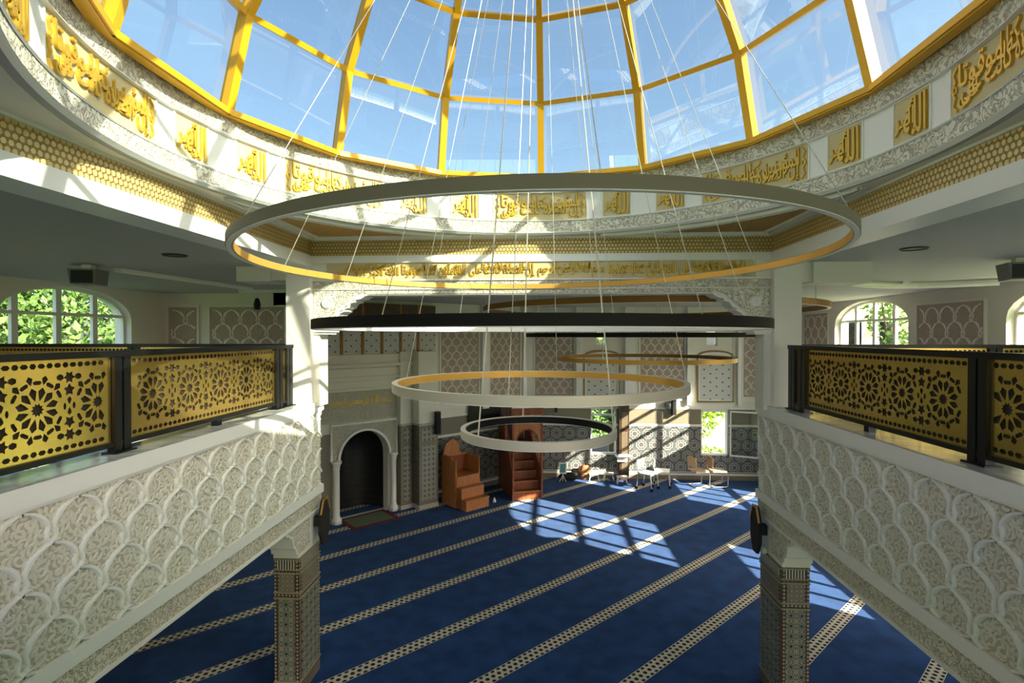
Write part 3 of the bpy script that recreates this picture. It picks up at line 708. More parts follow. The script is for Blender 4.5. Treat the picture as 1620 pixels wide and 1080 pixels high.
# ------------------------------------------------------------------ balcony parapets
def parapet(side, P, sgn, y1, label, seed):
    t = thing('balcony_parapet', label, 'parapet', P(4, E-2.26, -.2))
    y0 = .55
    def bx(mb, v0, v1, n0, n1, a=y0, b=y1): return mb.box((a, E+v0, n0), (b, E+v1, n1), P)
    core = MB(); bx(core, -2.26, -.90, -.29, 0); core.build('wall_core', 'beige_ground', t)
    bx(MB(), -.90, -.85, -.31, .035).build('marble_coping', 'marble', t)
    mo = MB(); bx(mo, -.975, -.852, 0, .04, y0, y1+.02); bx(mo, -1.0, -.975, 0, .022); mo.build('fascia', 'white_paint', t)
    rb, lf = ogee(y0, y1-.005, E-1.955, E-1.0, .367, .23, P, .0135, 0, .026, True, seed)
    rb.build('ogee_lattice', 'relief', t); lf.build('leaf_relief', 'leaf_relief', t, kind='stuff')
    mo = MB(); bx(mo, -2.06, -1.955, 0, .035, y0, y1+.02); bx(mo, -2.262, -2.235, 0, .03); mo.build('lower_moulding', 'relief', t)
    bx(MB(), -2.235, -2.06, 0, .012).build('carved_band', 'carved_fine', t)
parapet('left', FL, 1, 6.80, 'left balcony parapet with carved white ogee plaster, partly sunlit', 11)
parapet('right', FR, -1, 6.93, 'right balcony parapet with carved ogee plaster in shade', 12)
# far gallery edge walls under the second railings
st(MB().box((-8, 6.75, E-1.45), (-3.3, 6.9, E-.86)).box((3.08, 6.75, E-1.45), (7.6, 6.9, E-.86)), 'wall_gallery_edge', 'plaster')
st(MB().box((XL, .35, E-1.45), (XR, .55, E-.9)), 'wall_gallery_near', 'plaster')

# pierced brass panel
def star_poly(cu, cv, r0, r1, n, a0=0.):
    return [(cu+(r0 if i % 2 == 0 else r1)*math.cos(a0+PI*i/n), cv+(r0 if i % 2 == 0 else r1)*math.sin(a0+PI*i/n)) for i in range(2*n)]
def petal(cu, cv, a, r0, r1, w0):
    ca, sa = math.cos(a), math.sin(a); prof_ = [(r0, 0), (r0+(r1-r0)*.35, w0*.62), (r0+(r1-r0)*.68, w0), (r1, 0), (r0+(r1-r0)*.68, -w0), (r0+(r1-r0)*.35, -w0*.62)]
    return [(cu+ca*x-sa*y, cv+sa*x+ca*y) for x, y in prof_]
def bar(cu, cv, a, r, l, h):
    ca, sa = math.cos(a), math.sin(a); return [(cu+ca*(r+dx)-sa*dy, cv+sa*(r+dx)+ca*dy) for dx, dy in ((-h, -l*.7), (h*.3, -l), (h, -l*.55), (h, l*.55), (h*.3, l), (-h, l*.7))]
def hexa(cu, cv, r, q=.8, a0=0.): return [(cu+r*math.cos(a0+PI*i/3), cv+r*q*math.sin(a0+PI*i/3)) for i in range(6)]
def lattice(u0, u1, v0, v1, first, p=.44):
    H = v1-v0; vc = (v0+v1)/2; L = [[(u0, v0), (u1, v0), (u1, v1), (u0, v1)]]; ok = lambda lp: all(u0+.012 < a < u1-.012 and v0+.012 < b < v1-.012 for a, b in lp)
    out = []
    c = first
    while c < u1+p:
        out.append(star_poly(c, vc, .043, .029, 10))
        for i in range(12):
            a = 2*PI*i/12+PI/12; out.append(petal(c, vc, a, .056, .142, .0245))
        for i in range(12):
            a = 2*PI*i/12
            if abs(math.cos(a)) < .9: out.append(bar(c, vc, a, .168, .030, .0125))
        for i in range(12):
            a = 2*PI*i/12+PI/12
            if abs(math.sin(a)) > .5: out.append(petal(c, vc, a, .156, .216, .021))
        for dv_ in (-.105, .105): out.append(star_poly(c+p/2, vc+dv_, .043, .024, 5, PI/2 if dv_ > 0 else -PI/2))
        for dv_ in (-.035, .035): out.append(petal(c+p/2, vc, PI/2*(1 if dv_ > 0 else -1), .008, .062, .016))
        for du in (-.034, .034): out.append(hexa(c+p/2+du, vc, .011, 2.2))
        for sg in (-1, 1):
            out.append(star_poly(c+p/2, vc+sg*.188, .044, .025, 6))
            for du in (-.066, .066): out.append(hexa(c+p/2+du, vc+sg*.19, .027, .8, .5*sg*(1 if du > 0 else -1)))
            for q in range(8): out.append(hexa(c-p/2+p*(q+.5)/8, vc+sg*(H/2-.038), .0225 if q % 2 else .026, .85 if q % 2 else .66))
        c += p
    return curve_mesh(L+[o_ for o_ in out if ok(o_)], .006)
def railing(label, P, posts, spans, u0, u1, base, mirror_first, name='balcony_railing'):
    t = thing(name, label, 'railing', P((u0+u1)/2, E+base, 0))
    MB().box((u0, E-.150, -.04), (u1, E-.105, .04), P).build('handrail', 'black_metal', t)
    MB().box((u0, E-.80, -.025), (u1, E-.765, .025), P).build('bottom_rail', 'black_metal', t)
    for u in posts:
        MB().box((u-.075, E+base+.012, -.03), (u-.008, E-.15, .03), P).box((u+.008, E+base+.012, -.03), (u+.075, E-.15, .03), P).box((u-.01, E-.78, -.015), (u+.01, E-.15, .015), P).build('post', 'black_metal', t)
        MB().box((u-.10, E+base, -.055), (u+.10, E+base+.012, .055), P).build('post_base', 'black_metal', t)
    for a, b in spans:
        f0 = a+.25 if b-a > .5 else a-.14
        me = lattice(a, b, E-.765, E-.15, f0); mapped(me, lambda u, v, n: P(u, v, n)); link('brass_screen', me, 'gold_panel', t); MB().box((a+.004, E-.763, -.016), (b-.004, E-.152, -.012), P).build('backing_sheet', 'backing', t)
        if b-a > 1: MB().box(((a+b)/2-.035, E+base, -.03), ((a+b)/2+.035, E-.80, .03), P).build('foot', 'black_metal', t)
    return t
def RL(u, v, n): return (-3.12+n, u, v)
def RR(u, v, n): return (2.88-n, u, v)
railing('left railing of pierced brass panels between black posts, partly sunlit', RL, [1.41, 3.69, 5.99, 6.235], [(1.49, 3.61), (3.77, 5.91), (6.07, 6.16)], .6, 6.31, -.85, 0)
railing('right railing of pierced brass panels between black posts, in shade', RR, [1.38, 3.67, 6.06, 6.30], [(1.46, 3.59), (3.75, 5.98), (6.14, 6.22)], .6, 6.375, -.85, 0)
def RLb(u, v, n): return (u, 6.82-n, v)
railing('far railing behind the left balcony railing, only its top showing', RLb, [-7.9, -5.55, -3.42], [(-7.82, -5.63), (-5.47, -3.5)], -7.98, -3.34, -.86, 0)
railing('far railing behind the right balcony railing, only its top showing', RLb, [3.2, 5.5, 7.5], [(3.28, 5.42), (5.58, 7.42)], 3.1, 7.58, -.86, 0)

# ------------------------------------------------------------------ tiled pillars under the balconies
def pillar(nm, xs, yf, yb, P, label, sx):
    xa, xb = min(xs), max(xs); zt = E-2.69
    t = thing('tiled_pillar', label, 'pillar', ((xa+xb)/2, (yf+yb)/2, 0))
    sh = MB().box((xa, yf, 0), (xb, yb, zt)).build('tile_shaft', 'tile_border', t)
    fp = MB().box((xa+.05, yf-.01, .2), (xb-.05, yf, zt-.50)); sp_ = MB().box((xa+.06, yf-.01, zt-.42), (xb-.06, yf, zt-.20)); ar = MB().box((xa+.04, yf-.01, zt-.14), (xb-.04, yf, zt-.03))
    xv = xb if sx < 0 else xa; d_ = .01*(1 if sx < 0 else -1); lo, hi = min(xv, xv+d_), max(xv, xv+d_)
    fp.box((lo, yf+.06, .2), (hi, yb-.05, zt-.50)); sp_.box((lo, yf+.06, zt-.42), (hi, yb-.05, zt-.20)); ar.box((lo, yf+.05, zt-.14), (hi, yb-.04, zt-.03))
    fp.build('star_tile_panel', 'tile_star', t); sp_.build('square_tile_panel', 'tile_small', t); ar.build('arcade_tile_band', 'arcade_tile', t)
    for (a, b) in ((.185, .2), (zt-.50, zt-.485), (zt-.435, zt-.42), (zt-.20, zt-.185), (zt-.155, zt-.14), (zt-.03, zt-.015)):
        fr = MB(); fr.box((xa-.006, yf-.014, a), (xb+.006, yf, b)); fr.box((min(xv, xv+d_*1.6), yf, a), (max(xv, xv+d_*1.6), yb, b)); fr.build('tile_frame', 'tile_cream', t)
    # stepped plaster bracket that springs towards the viewer
    pr_ = [(yb, zt), (yf-.02, zt), (yf-.02, zt+.05), (yf-.07, zt+.07), (yf-.08, zt+.13), (yf-.13, zt+.16), (yf-.15, zt+.24), (yf-.17, zt+.30), (yf-.23, zt+.315), (yf-.25, zt+.345), (yf-.31, zt+.36), (yf-.33, zt+.40), (yf-.42, zt+.43), (yb, zt+.43)]
    br = MB().prism(pr_, lambda u, v, n: (n, u, v), xa, xb).build('bracket', 'plaster', t)
    pc = [(yf+.28, zt+.06), (yf+.0, zt+.06), (yf-.06, zt+.15), (yf-.11, zt+.20), (yf-.13, zt+.31), (yf-.2, zt+.35), (yf-.28, zt+.41), (yf+.28, zt+.41)]
    MB().prism(pc, lambda u, v, n: (n, u, v), lo, hi).build('carved_face', 'carved', br)
    MB().box((lo, yf+.30, zt+.05), (hi, yb, zt+.42)).build('plain_face', 'white_paint', br)
    return t
pillar('left', (-3.28, -2.97), 6.2, 6.78, FL, 'left tiled pillar standing under the left balcony', -1)
pillar('right', (2.76, 3.08), 6.32, 6.92, FR, 'right tiled pillar under the right balcony, flecked with sun', 1)
# clocks seen edge on
for sx, x, y, z, label in ((-1, -2.955, 6.62, E-2.38, 'black and gold framed sign seen edge-on above left pillar'), (1, 2.745, 6.72, E-2.40, 'black framed sign seen edge-on above right pillar')):
    t = thing('projecting_wall_sign', label, 'sign', (x, y, z))
    o_ = -sx
    def pp(u, v, n): return (x+o_*(.10+n), y+u, z+v)
    oc = [(.15*math.cos(a), .31*math.sin(a)) for a in [PI/8+PI/4*i for i in range(8)]]
    MB().prism(oc, pp, 0, .035).build('sign_body', 'dust_black', t)
    MB().ribbon(oc[:4], .014, pp, .03, .045, .7).build('rim', 'brass', t)
    MB().box((min(x, x+o_*.10), y-.05, z-.06), (max(x, x+o_*.10), y+.05, z+.06)).build('wall_bracket', 'black_plastic', t)
    if sx > 0: MB().tube([(x, y+.02, z-.26), (x-.05, y+.02, z-.27)], .05, 14).build('sensor_knob', 'white_plastic', t)

# ------------------------------------------------------------------ ring lights
def ring_light(label, cx, cy, z, r, h, outer_, inner_, ncab, apex, a0, tilt=(0, 0), group='ring lights', cabr=.0024, wdt=.034):
    t = thing('ring_light', label, 'ring light', (cx, cy, z), group)
    def tl(v): return (v[0], v[1], v[2]+(v[0]-cx)*tilt[0]+(v[1]-cy)*tilt[1])
    def mk(prof, name, mat, closed=True):
        mb = MB().lathe(prof, (cx, cy, z), 160, closed=closed); mb.v = [tl(v) for v in mb.v]; o = mb.build(name, mat, t, True)
        o.data.set_sharp_from_angle(angle=.6); return o
    mk([(r-wdt, -h/2), (r, -h/2), (r, h/2), (r-wdt, h/2)], 'outer_band', outer_)
    mk([(r-wdt-.006, -h/2), (r-wdt, -h/2), (r-wdt, h/2-.004), (r-wdt-.006, h/2-.004)], 'inner_band', inner_)
    mk([(r-wdt+.004, -h/2-.004), (r-.004, -h/2-.004), (r-.004, -h/2), (r-wdt+.004, -h/2)], 'diffuser', 'diffuser')
    for i in range(ncab):
        a = a0+2*PI*i/ncab; p = tl((cx+(r-wdt/2)*math.sin(a), cy+(r-wdt/2)*math.cos(a), z+h/2)); q = (apex[0]+.05*math.sin(a), apex[1]+.05*math.cos(a), apex[2])
        MB().tube([p, q], cabr, 6).build('cable', 'cable', t)
    return t
AP = (-.03, 3.75, E+4.2)
ring_light('widest taupe ring light hanging high under the dome, gold inside', -.07, 3.75, E+.532, 1.93, .052, 'ring_taupe', 'ring_gold', 7, AP, .31, (.011, 0))
ring_light('black ring light seen nearly edge-on at eye level', -.05, 3.75, E+.071, 1.505, .057, 'ring_black', 'diffuser', 6, AP, .5)
ring_light('cream ring light with gold inner face, third from the top', -.04, 3.75, E-.340, 1.02, .055, 'ring_cream', 'ring_gold', 4, AP, .15)
ring_light('smallest cream ring light hanging lowest, dark inside', -.045, 3.75, E-.675, .55, .055, 'ring_cream', 'ring_black', 3, AP, .8+PI, cabr=.005)
A2 = (1.85, 10.0, ZC)
def straight_ring(label, z, r, h, o_, i_, n, a0):
    t = ring_light(label, A2[0], A2[1], z, r, h, o_, i_, 0, A2, 0, group='far ring lights', wdt=.05)
    for i in range(n):
        a = a0+2*PI*i/n; x, y = A2[0]+(r-.025)*math.sin(a), A2[1]+(r-.025)*math.cos(a); MB().tube([(x, y, z+h/2), (x, y, ZC)], .006, 6).build('cable', 'cable', t)
straight_ring('wide brown ring light beyond the arch, close under the ceiling', E+.49, 3.0, .09, 'ring_brown', 'ring_brown', 6, .3)
straight_ring('thin black ring light beyond the arch, edge-on under the large black ring', E+.015, 2.2, .07, 'ring_black', 'ring_black', 6, .1)
straight_ring('gold ring light beyond the arch, lowest of the far group', E-.42, 1.62, .07, 'ring_gold', 'ring_brown', 4, .6)

# ------------------------------------------------------------------ furniture
# stepped preacher's chair
def PS(u, n, z): c = Vector((-1.95, 13.05, 0)); return tuple(c+Vector((.70711, .70711, 0))*u+Vector((-.70711, .70711, 0))*n+Vector((0, 0, z)))
t = thing('stepped_wooden_chair', 'light wooden seat with three steps and raised back beside the niche', 'chair', PS(.36, .45, 0))
for i, (n0, h_) in enumerate(((.0, .27), (.2, .53), (.4, .79))):
    MB().box((0, n0, 0), (.72, 1.0, h_-.03), PS).build('riser', 'oak', t); MB().box((-.01, n0-.015, h_-.03), (.73, n0+.24 if i < 2 else 1.0, h_), PS).build('tread', 'oak', t)
def PSl(u, v, n): return PS(n, u, v)
MB().prism([(.42, 0), (1.0, 0), (1.0, 1.28), (.62, 1.28), (.55, 1.2), (.42, 1.2)], PSl, -.03, .0).build('side_panel', 'oak', t)
MB().prism([(.42, 0), (1.0, 0), (1.0, 1.22), (.42, 1.22)], PSl, .72, .75).build('side_panel', 'oak', t)
MB().prism([(-.03, 0), (.75, 0), (.75, 1.22), (.54, 1.25), (.47, 1.55), (.28, 1.66), (.08, 1.55), (.0, 1.3), (-.03, 1.25)], lambda u, v, n: PS(u, n, v), 1.0, 1.04).build('back_panel', 'oak', t)
MB().box((.02, .95, .82), (.70, 1.0, 1.2), PS).build('cushion_board', 'mahogany', t)
# tall pulpit
ca, sa = math.cos(.31), math.sin(.31)
def PM(u, n, z): return (-.86+u*ca-n*sa, 14.03+u*sa+n*ca, z)
def PMv(u, v, n): return PM(u, -n, v)
t = thing('tall_pulpit', 'tall reddish wooden pulpit with staircase and arched doorway', 'pulpit', PM(.42, .8, 0))
for u0 in (0, .80): 
    MB().prism([(0, 0), (1.7, 0), (1.7, 2.1), (.9, 2.1), (.75, 1.4), (.0, .75)], lambda n, v, k: PM(u0+k, n, v), 0, .05).build('side_panel', 'mahogany', t)
    MB().box((u0, -.02, 0), (u0+.05, .06, 2.42), PM).build('door_post', 'mahogany', t)
for i in range(6): 
    sp_ = MB().box((.05, .02+i*.22, 0), (.80, .26+i*.22 if i < 5 else 1.7, .22+i*.22), PM).build('step', 'mahogany', t)
    MB().box((.05, .005+i*.22, .20+i*.22), (.80, .06+i*.22, .225+i*.22), PM).build('nosing', 'oak', sp_)
ow = [(.05, 1.50), (.05, 2.30), (.80, 2.30), (.80, 1.50)]+[(.425+.30*math.cos(PI*i/14), 1.50+.38*math.sin(PI*i/14)) for i in range(15)]
MB().prism(ow, PMv, -.04, .0).build('arched_header', 'oak', t)
MB().ribbon([(.425+.31*math.cos(PI*i/14), 1.50+.39*math.sin(PI*i/14)) for i in range(15)], .02, PMv, 0, .03).build('arch_moulding', 'mahogany', t)
MB().box((-.04, -.05, 2.30), (.89, .10, 2.38), PM).box((-.02, -.03, 2.38), (.87, .08, 2.46), PM).build('cornice', 'mahogany', t)
fn = MB()
for i in range(9): fn.prism([(.0+i*.095, 2.46), (.085+i*.095, 2.46), (.085+i*.095, 2.52), (.0425+i*.095, 2.57), (i*.095, 2.52)], PMv, -.05, -.02)
fn.build('cresting', 'relief', t)
MB().box((.08, 1.66, 1.32), (.77, 1.70, 2.3), PM).build('back_panel', 'dark_wood', t)
for u in (.09, .76): MB().tube([PM(u, .1, .95), PM(u, 1.2, 1.95)], .022, 8).build('handrail', 'mahogany', t)
# small things on walls and floor
t = thing('television', 'black flat television on wall left of the pulpit', 'television', FQ(4.7, .1, 1.85))
MB().prism(rect(4.10, 1.82, 5.30, 2.52), Q3, .05, .10).build('casing', 'black_plastic', t); MB().prism(rect(4.13, 1.85, 5.27, 2.49), Q3, .10, .103).build('screen', 'screen', t); MB().prism(rect(4.5, 2.0, 4.9, 2.3), Q3, 0, .05).build('wall_mount', 'black_plastic', t)
def speaker(label, P, u, v, n):
    t = thing('column_speaker', label, 'speaker', P(u, v, n))
    MB().box((u-.06, v, n+.04), (u+.06, v+.58, n+.16), P).build('cabinet', 'black_plastic', t); MB().box((u-.05, v+.03, n+.16), (u+.05, v+.55, n+.168), P).build('grille', 'rubber', t); MB().box((u-.03, v+.2, n), (u+.03, v+.32, n+.04), P).build('bracket', 'black_metal', t)
speaker('black column speaker on tiled pier beside the niche', Q3, 2.70, 1.88, .53)
speaker('black column speaker high on the sunlit back wall', FB, 3.93, 2.0, .02)
t = thing('wall_lamp', 'small dark fitting on back wall right of the pulpit', 'wall lamp', FB(.35, 2.1, 0)); MB().box((.31, 2.05, .03), (.39, 2.25, .14), FB).build('housing', 'black_plastic', t); MB().box((.33, 2.1, 0), (.37, 2.2, .03), FB).build('mount', 'steel', t)
t = thing('wall_box', 'pale grey loudspeaker box on the sunlit wall beside the black speaker', 'speaker', FB(3.72, 2.1, 0)); MB().lathe([(0, 0), (.09, 0), (.11, .05), (.10, .12), (0, .13)], (0, 0, 0), 18).build('horn', 'grey_box', t, True).data.transform(Matrix.Translation(FB(3.74, 2.28, .03)) @ Matrix.Rotation(PI/2, 4, 'X')); MB().box((3.70, 2.2, 0), (3.78, 2.36, .03), FB).build('mount', 'grey_box', t)
t = thing('prayer_rug', 'small green prayer rug with red border before the niche', 'rug', FQ(1.0, .2, 0))
MB().prism(rect(.35, -.1, 1.55, .75), lambda u, v, n: FQ(u, v, n), .002, .012).build('border', 'rug_red', t); MB().prism(rect(.45, .0, 1.45, .65), lambda u, v, n: FQ(u, v, n), .012, .016).build('field', 'rug_green', t)
t = thing('door_stop', 'small white door stop on carpet beside the stepped chair', 'door stop', (-1.33, 13.9, 0)); MB().lathe([(0, 0), (.05, 0), (.04, .05), (.015, .12), (0, .12)], (-1.33, 13.9, 0), 12).build('cone', 'white_plastic', t, True)

# cantilever chairs under the open window
def canti(label, loc, rz):
    t = thing('cantilever_chair', label, 'chair', (0, 0, 0), 'cantilever chairs by the back wall')
    for s_ in (-.2, .2): MB().tube([(s_, .22, .84), (s_, .2, .45), (s_, -.2, .44), (s_, -.25, .40), (s_, -.24, .05), (s_, -.2, .02), (s_, .2, .02)], .014, 8).build('frame_tube', 'steel', t)
    MB().tube([(-.2, .2, .02), (.2, .2, .02)], .014).build('cross_bar', 'steel', t)
    MB().box((-.21, -.22, .445), (.21, .2, .485)).build('seat', 'seat_beige', t); MB().box((-.21, .19, .58), (.21, .225, .86)).build('backrest', 'seat_beige', t)
    t.location = loc; t.rotation_euler = (0, 0, rz); return t
c0 = canti('white framed cantilever chair left of the open window sash', (4.50, 15.75, 0), PI/2+.3)
dup(c0, (5.05, 15.8, 0), 'white framed cantilever chair directly under the open window sash', None, PI/2+.1)
def fold(label, loc, rz):
    t = thing('wheeled_chair', label, 'chair', (0, 0, 0), 'wheeled chairs by the back wall')
    for s_ in (-.2, .2):
        MB().tube([(s_, .24, .82), (s_, .18, .46), (s_, .24, .05)], .014).build('rear_leg', 'steel', t); MB().tube([(s_, -.2, .45), (s_, -.24, .05)], .014).build('front_leg', 'steel', t)
        for y in (.24, -.24): MB().tube([(s_-.015, y, .045), (s_+.015, y, .045)], .045, 14).build('wheel', 'rubber', t)
    MB().box((-.22, -.22, .445), (.22, .2, .485)).build('seat', 'white_plastic', t); MB().box((-.2, .2, .58), (.2, .235, .84)).build('backrest', 'white_plastic', t)
    t.location = loc; t.rotation_euler = (0, 0, rz); return t
f0 = fold('white chair on black wheels nearest the dark pilaster', (2.95, 15.35, 0), .9)
dup(f0, (3.42, 15.65, 0), 'white chair on black wheels standing against the sunlit wall', None, 1.3)
t = thing('floor_sign', 'small white stand with blue-green card near the pulpit', 'sign', (.55, 15.95, 0))
MB().tube([(.55, 15.95, .02), (.55, 15.98, .25)], .012).build('stem', 'white_plastic', t); MB().tube([(.45, 15.9, .02), (.55, 15.98, .2), (.65, 15.9, .02)], .012).build('stand', 'white_plastic', t)
MB().box((.44, 15.97, .24), (.66, 15.99, .58)).build('card_frame', 'white_plastic', t); MB().box((.47, 15.965, .28), (.63, 15.97, .54)).build('card', 'aqua', t)
def bagmesh(c, sx, sy, sz, seed):
    bm = bmesh.new(); bmesh.ops.create_icosphere(bm, subdivisions=3, radius=1); rr = random.Random(seed)
    for v in bm.verts:
        k = 1+.12*math.sin(v.co.x*5+seed)*math.cos(v.co.y*4+seed); v.co = Vector((c[0]+v.co.x*sx*k, c[1]+v.co.y*sy*k, c[2]+max(-.02, (v.co.z+.75)*sz*k*.57)))
    me = bpy.data.meshes.new('bag'); bm.to_mesh(me); bm.free(); return me
t = thing('black_bag', 'black bag lying on carpet behind the white card stand', 'bag', (.72, 16.15, 0)); link('body', bagmesh((.75, 16.15, .02), .32, .14, .22, 1), 'dust_black', t, True); MB().tube([(.55, 16.12, .2), (.65, 16.1, .32), (.85, 16.1, .32), (.95, 16.12, .2)], .012).build('strap', 'rubber', t)
t = thing('brown_cushion', 'brown floor cushion leaning against the sunlit tiles', 'cushion', (1.2, 16.25, 0)); link('pad', bagmesh((1.22, 16.28, .02), .2, .1, .42, 2), 'brown_cushion', t, True); MB().box((1.14, 16.17, .18), (1.30, 16.19, .24)).build('label_tag', 'seat_beige', t)
def stool(label, x, y):
    t = thing('low_stool', label, 'stool', (0, 0, 0), 'low white stools')
    for sx_ in (-1, 1):
        for sy_ in (-1, 1): MB().tube([(sx_*.15, sy_*.1, .01), (sx_*.11, sy_*.08, .2)], .013).build('leg', 'white_plastic', t)
    MB().box((-.15, -.11, .2), (.15, .11, .225)).build('seat', 'white_plastic', t); t.location = (x, y, 0); return t
s0 = stool('low white stool on carpet below the arched window', 1.5, 16.15)
dup(s0, (2.3, 15.85, 0), 'low white stool in front of the dark pilaster'); dup(s0, (1.95, 16.2, 0), 'low white stool between arched window and dark pilaster')
t = thing('window_tray', 'white tray on ledge at the dark pilaster', 'tray', (2.4, 16.1, .75)); MB().box((2.12, 15.95, .78), (2.6, 16.17, .81)).build('tray_top', 'white_plastic', t); MB().box((2.2, 16.1, .6), (2.5, 16.18, .78)).build('bracket', 'white_plastic', t)

# ------------------------------------------------------------------ ceiling fittings
def downlight(label, x, y):
    t = thing('downlight', label, 'downlight', (x, y, ZC), 'black downlights')
    MB().lathe([(.0, -.004), (.105, -.004), (.12, -.012), (.125, 0), (0, 0)], (x, y, ZC), 28).build('rim', 'spot_dark', t); MB().lathe([(0, -.006), (.07, -.006), (.07, -.004), (0, -.004)], (x, y, ZC), 20).build('lens', 'black_plastic', t)
downlight('black recessed downlight in left gallery ceiling', -4.05, 5.56); downlight('black recessed downlight in right gallery ceiling', 3.74, 5.61)
def proj(label, x, y, rz):
    t = thing('ceiling_speaker', label, 'speaker', (0, 0, 0), 'ceiling speaker boxes')
    MB().prism([(-.16, -.06), (.16, -.06), (.14, -.25), (-.13, -.25)], lambda u, v, n: (u, n, v), -.14, .14).build('cabinet', 'grey_box', t); MB().box((-.05, -.05, -.06), (.05, .05, 0)).build('mount', 'white_plastic', t); MB().box((-.12, -.145, -.235), (.12, -.14, -.08)).build('grille', 'black_plastic', t)
    t.location = (x, y, ZC); t.rotation_euler = (0, 0, rz); return t
p0 = proj('grey speaker box hanging from left gallery ceiling near the window', -5.72, 6.3, .25)
dup(p0, (5.42, 6.40, ZC), 'grey speaker box hanging from right gallery ceiling', None, -.3)
def strip(label, a, b):
    t = thing('ceiling_strip', label, 'ceiling light', ((a[0]+b[0])/2, (a[1]+b[1])/2, ZC), 'ceiling light strips'); MB().beam((a[0], a[1], ZC-.02), (b[0], b[1], ZC-.02), .12, .04).build('housing', 'white_paint', t); MB().beam((a[0], a[1], ZC-.045), (b[0], b[1], ZC-.045), .08, .012).build('diffuser', 'diffuser', t)
strip('slim white ceiling strip leading from the left speaker box', (-5.6, 6.6), (-5.4, 9.4)); strip('slim white ceiling strip at the left gallery end wall', (-5.9, 9.9), (-4.9, 9.9))
t = thing('ceiling_trough', 'long shallow curved ceiling trough in right gallery', 'ceiling trough', (6.2, 8.6, ZC))
MB().tube([(4.8+2.2*k/10, 8.6+.5*math.sin(k/10*PI), ZC-.05) for k in range(11)], .06, 10).build('trough', 'white_paint', t); MB().box((5.8, 8.95, ZC-.04), (5.9, 9.2, ZC)).build('bracket', 'white_paint', t)
t = thing('hanging_sensor', 'small black lamp hanging in front of left gallery panel', 'lamp', (-5.05, 9.0, E+.45)); MB().tube([(-5.05, 9, E+.66), (-5.05, 9, ZC)], .008, 6).build('rod', 'white_plastic', t); MB().lathe([(0, .46), (.05, .47), (.06, .56), (.03, .66), (0, .67)], (-5.05, 9, E), 16).build('shade', 'black_plastic', t, True)

# ------------------------------------------------------------------ outdoors
def tree(name, label, base, blobs, leafn, size, mat, seed, trunk=True):
    t = thing(name, label, 'tree' if trunk else 'bush', base, None); rr = random.Random(seed); mb = MB()
    for (cx, cy, cz, r) in blobs:
        for _ in range(int(leafn*r*r)):
            d_ = Vector((rr.gauss(0, 1), rr.gauss(0, 1), rr.gauss(0, 1))).normalized(); p = Vector((cx, cy, cz))+d_*r*(.55+.5*rr.random()**.5)
            a = Vector((rr.gauss(0, 1), rr.gauss(0, 1), rr.gauss(0, 1))).normalized(); b = a.cross(d_+Vector((.1, .2, .3))).normalized(); s_ = size*(.6+.8*rr.random())
            mb.add([p-a*s_, p+b*s_*.5, p+a*s_, p-b*s_*.5], [(0, 1, 2, 3)])
    mb.build('foliage', mat, t)
    if trunk:
        top = Vector(blobs[0][:3]); bs = Vector(base); tk = MB().tube([bs, bs.lerp(top, .5)+Vector((.1, .05, 0)), top], [.2, .15, .07], 10).build('trunk', 'bark', t); br = MB()
        for bl in blobs[1:]: br.tube([bs.lerp(top, .5)+Vector((.1, .05, 0)), Vector(bl[:3])], [.09, .03], 7)
        if len(blobs) > 1: br.build('branches', 'bark', t)
tree('leafy_tree', 'leafy green tree filling the left gallery window', (-12.6, 10.5, -.12), [(-12.8, 10.8, 4.6, 1.7), (-12.2, 12.8, 4.3, 1.5), (-13.2, 9.0, 4.8, 1.5), (-12.8, 14.6, 4.4, 1.4), (-13.6, 11.8, 5.8, 1.4), (-13, 8, 3.6, 1.4), (-12.6, 11.6, 3.4, 1.5), (-13.2, 13.2, 5.6, 1.3)], 520, .12, 'leaf', 21)
tree('leafy_tree', 'tree outside the nearer arched window of right gallery', (20, 23.5, -.12), [(18.6, 22.4, 5.2, 1.5), (20, 23.4, 5.6, 2.0), (20.5, 25, 4.2, 1.8), (20.5, 21.8, 4.0, 1.8), (22, 24.5, 6.4, 2.0), (19.5, 20.6, 5.4, 1.4)], 260, .16, 'leaf_dark', 22)
tree('leafy_tree', 'tree beside the yellow house seen through the farther right window', (14.4, 22.6, -.12), [(14.3, 22.8, 4.8, .8), (14.2, 23.2, 5.8, .8), (14.7, 22.4, 3.8, .9)], 420, .11, 'leaf', 23)
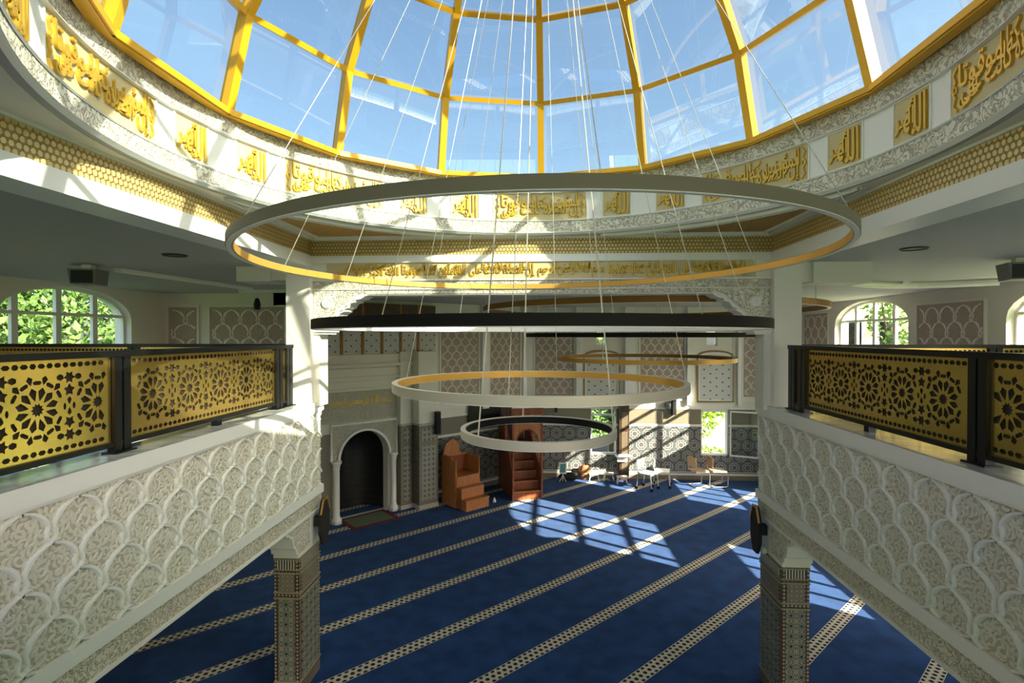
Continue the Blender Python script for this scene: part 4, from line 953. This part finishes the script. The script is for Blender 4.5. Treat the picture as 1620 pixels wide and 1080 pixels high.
tree('garden_bush', 'bright yellow-green bush outside the open lower window', (5.6, 19.0, -.12), [(5.85, 19.2, 1.5, .42), (5.75, 19.3, 1.0, .28), (6.2, 19.2, 1.75, .3), (5.9, 19.4, 1.7, .3), (5.7, 19.0, .25, .3), (6.1, 19.0, .2, .3), (6.55, 19.1, .2, .3)], 900, .07, 'leaf_bright', 24, False)
tree('garden_tree', 'dark green tree outside the arched lower window', (2.6, 20.0, -.12), [(2.3, 20, 2.6, .9), (2.5, 19.6, 1.5, .5), (2.3, 20.6, 1.3, .9), (2.0, 20.4, 4.6, 1.3), (3.1, 20.2, 3.2, .8), (2.2, 20.4, 5.8, 1.1)], 620, .09, 'leaf', 25)
t = thing('garden_wall', 'white rendered garden wall outside the open lower window', 'wall', (6.5, 20.5, -.12)); MB().box((3.6, 20.4, -.12), (10, 20.6, 2.6)).build('wall_body', 'outdoor_white', t); MB().box((3.6, 20.35, 2.6), (10, 20.65, 2.68)).build('capping', 'relief', t)
t = thing('garden_wall', 'low sunlit garden wall outside the arched lower window', 'wall', (1.8, 18.4, -.12)); MB().box((.4, 18.4, -.12), (2.2, 18.6, .8)).build('wall_body', 'outdoor_white', t); MB().box((.4, 18.36, .8), (2.2, 18.64, .87)).build('capping', 'relief', t)
t = thing('neighbour_house', 'pale yellow house seen through the farther right gallery window', 'house', (16, 30, -.12))
MB().box((13.2, 28, -.12), (22, 36, 6.4)).build('house_wall', 'house_yellow', t)
MB().prism([(12.7, 6.4), (22.5, 6.4), (21, 8.2), (14.2, 8.2)], lambda u, v, n: (u, n, v), 27.6, 36.4).build('house_roof', 'roof_tile', t)
for x in (15.2, 16.9, 18.6):
    f = MB(); 
    for q in (rect(x, 3.4, x+.08, 5.2), rect(x+.92, 3.4, x+1, 5.2), rect(x, 3.4, x+1, 3.48), rect(x, 5.12, x+1, 5.2)): f.prism(q, lambda u, v, n: (u, 28-n, v), 0, .06)
    f = f.build('house_window', 'white_paint', t); MB().prism(rect(x+.08, 3.48, x+.92, 5.12), lambda u, v, n: (u, 28-n, v), 0, .02).build('pane', 'screen', f)
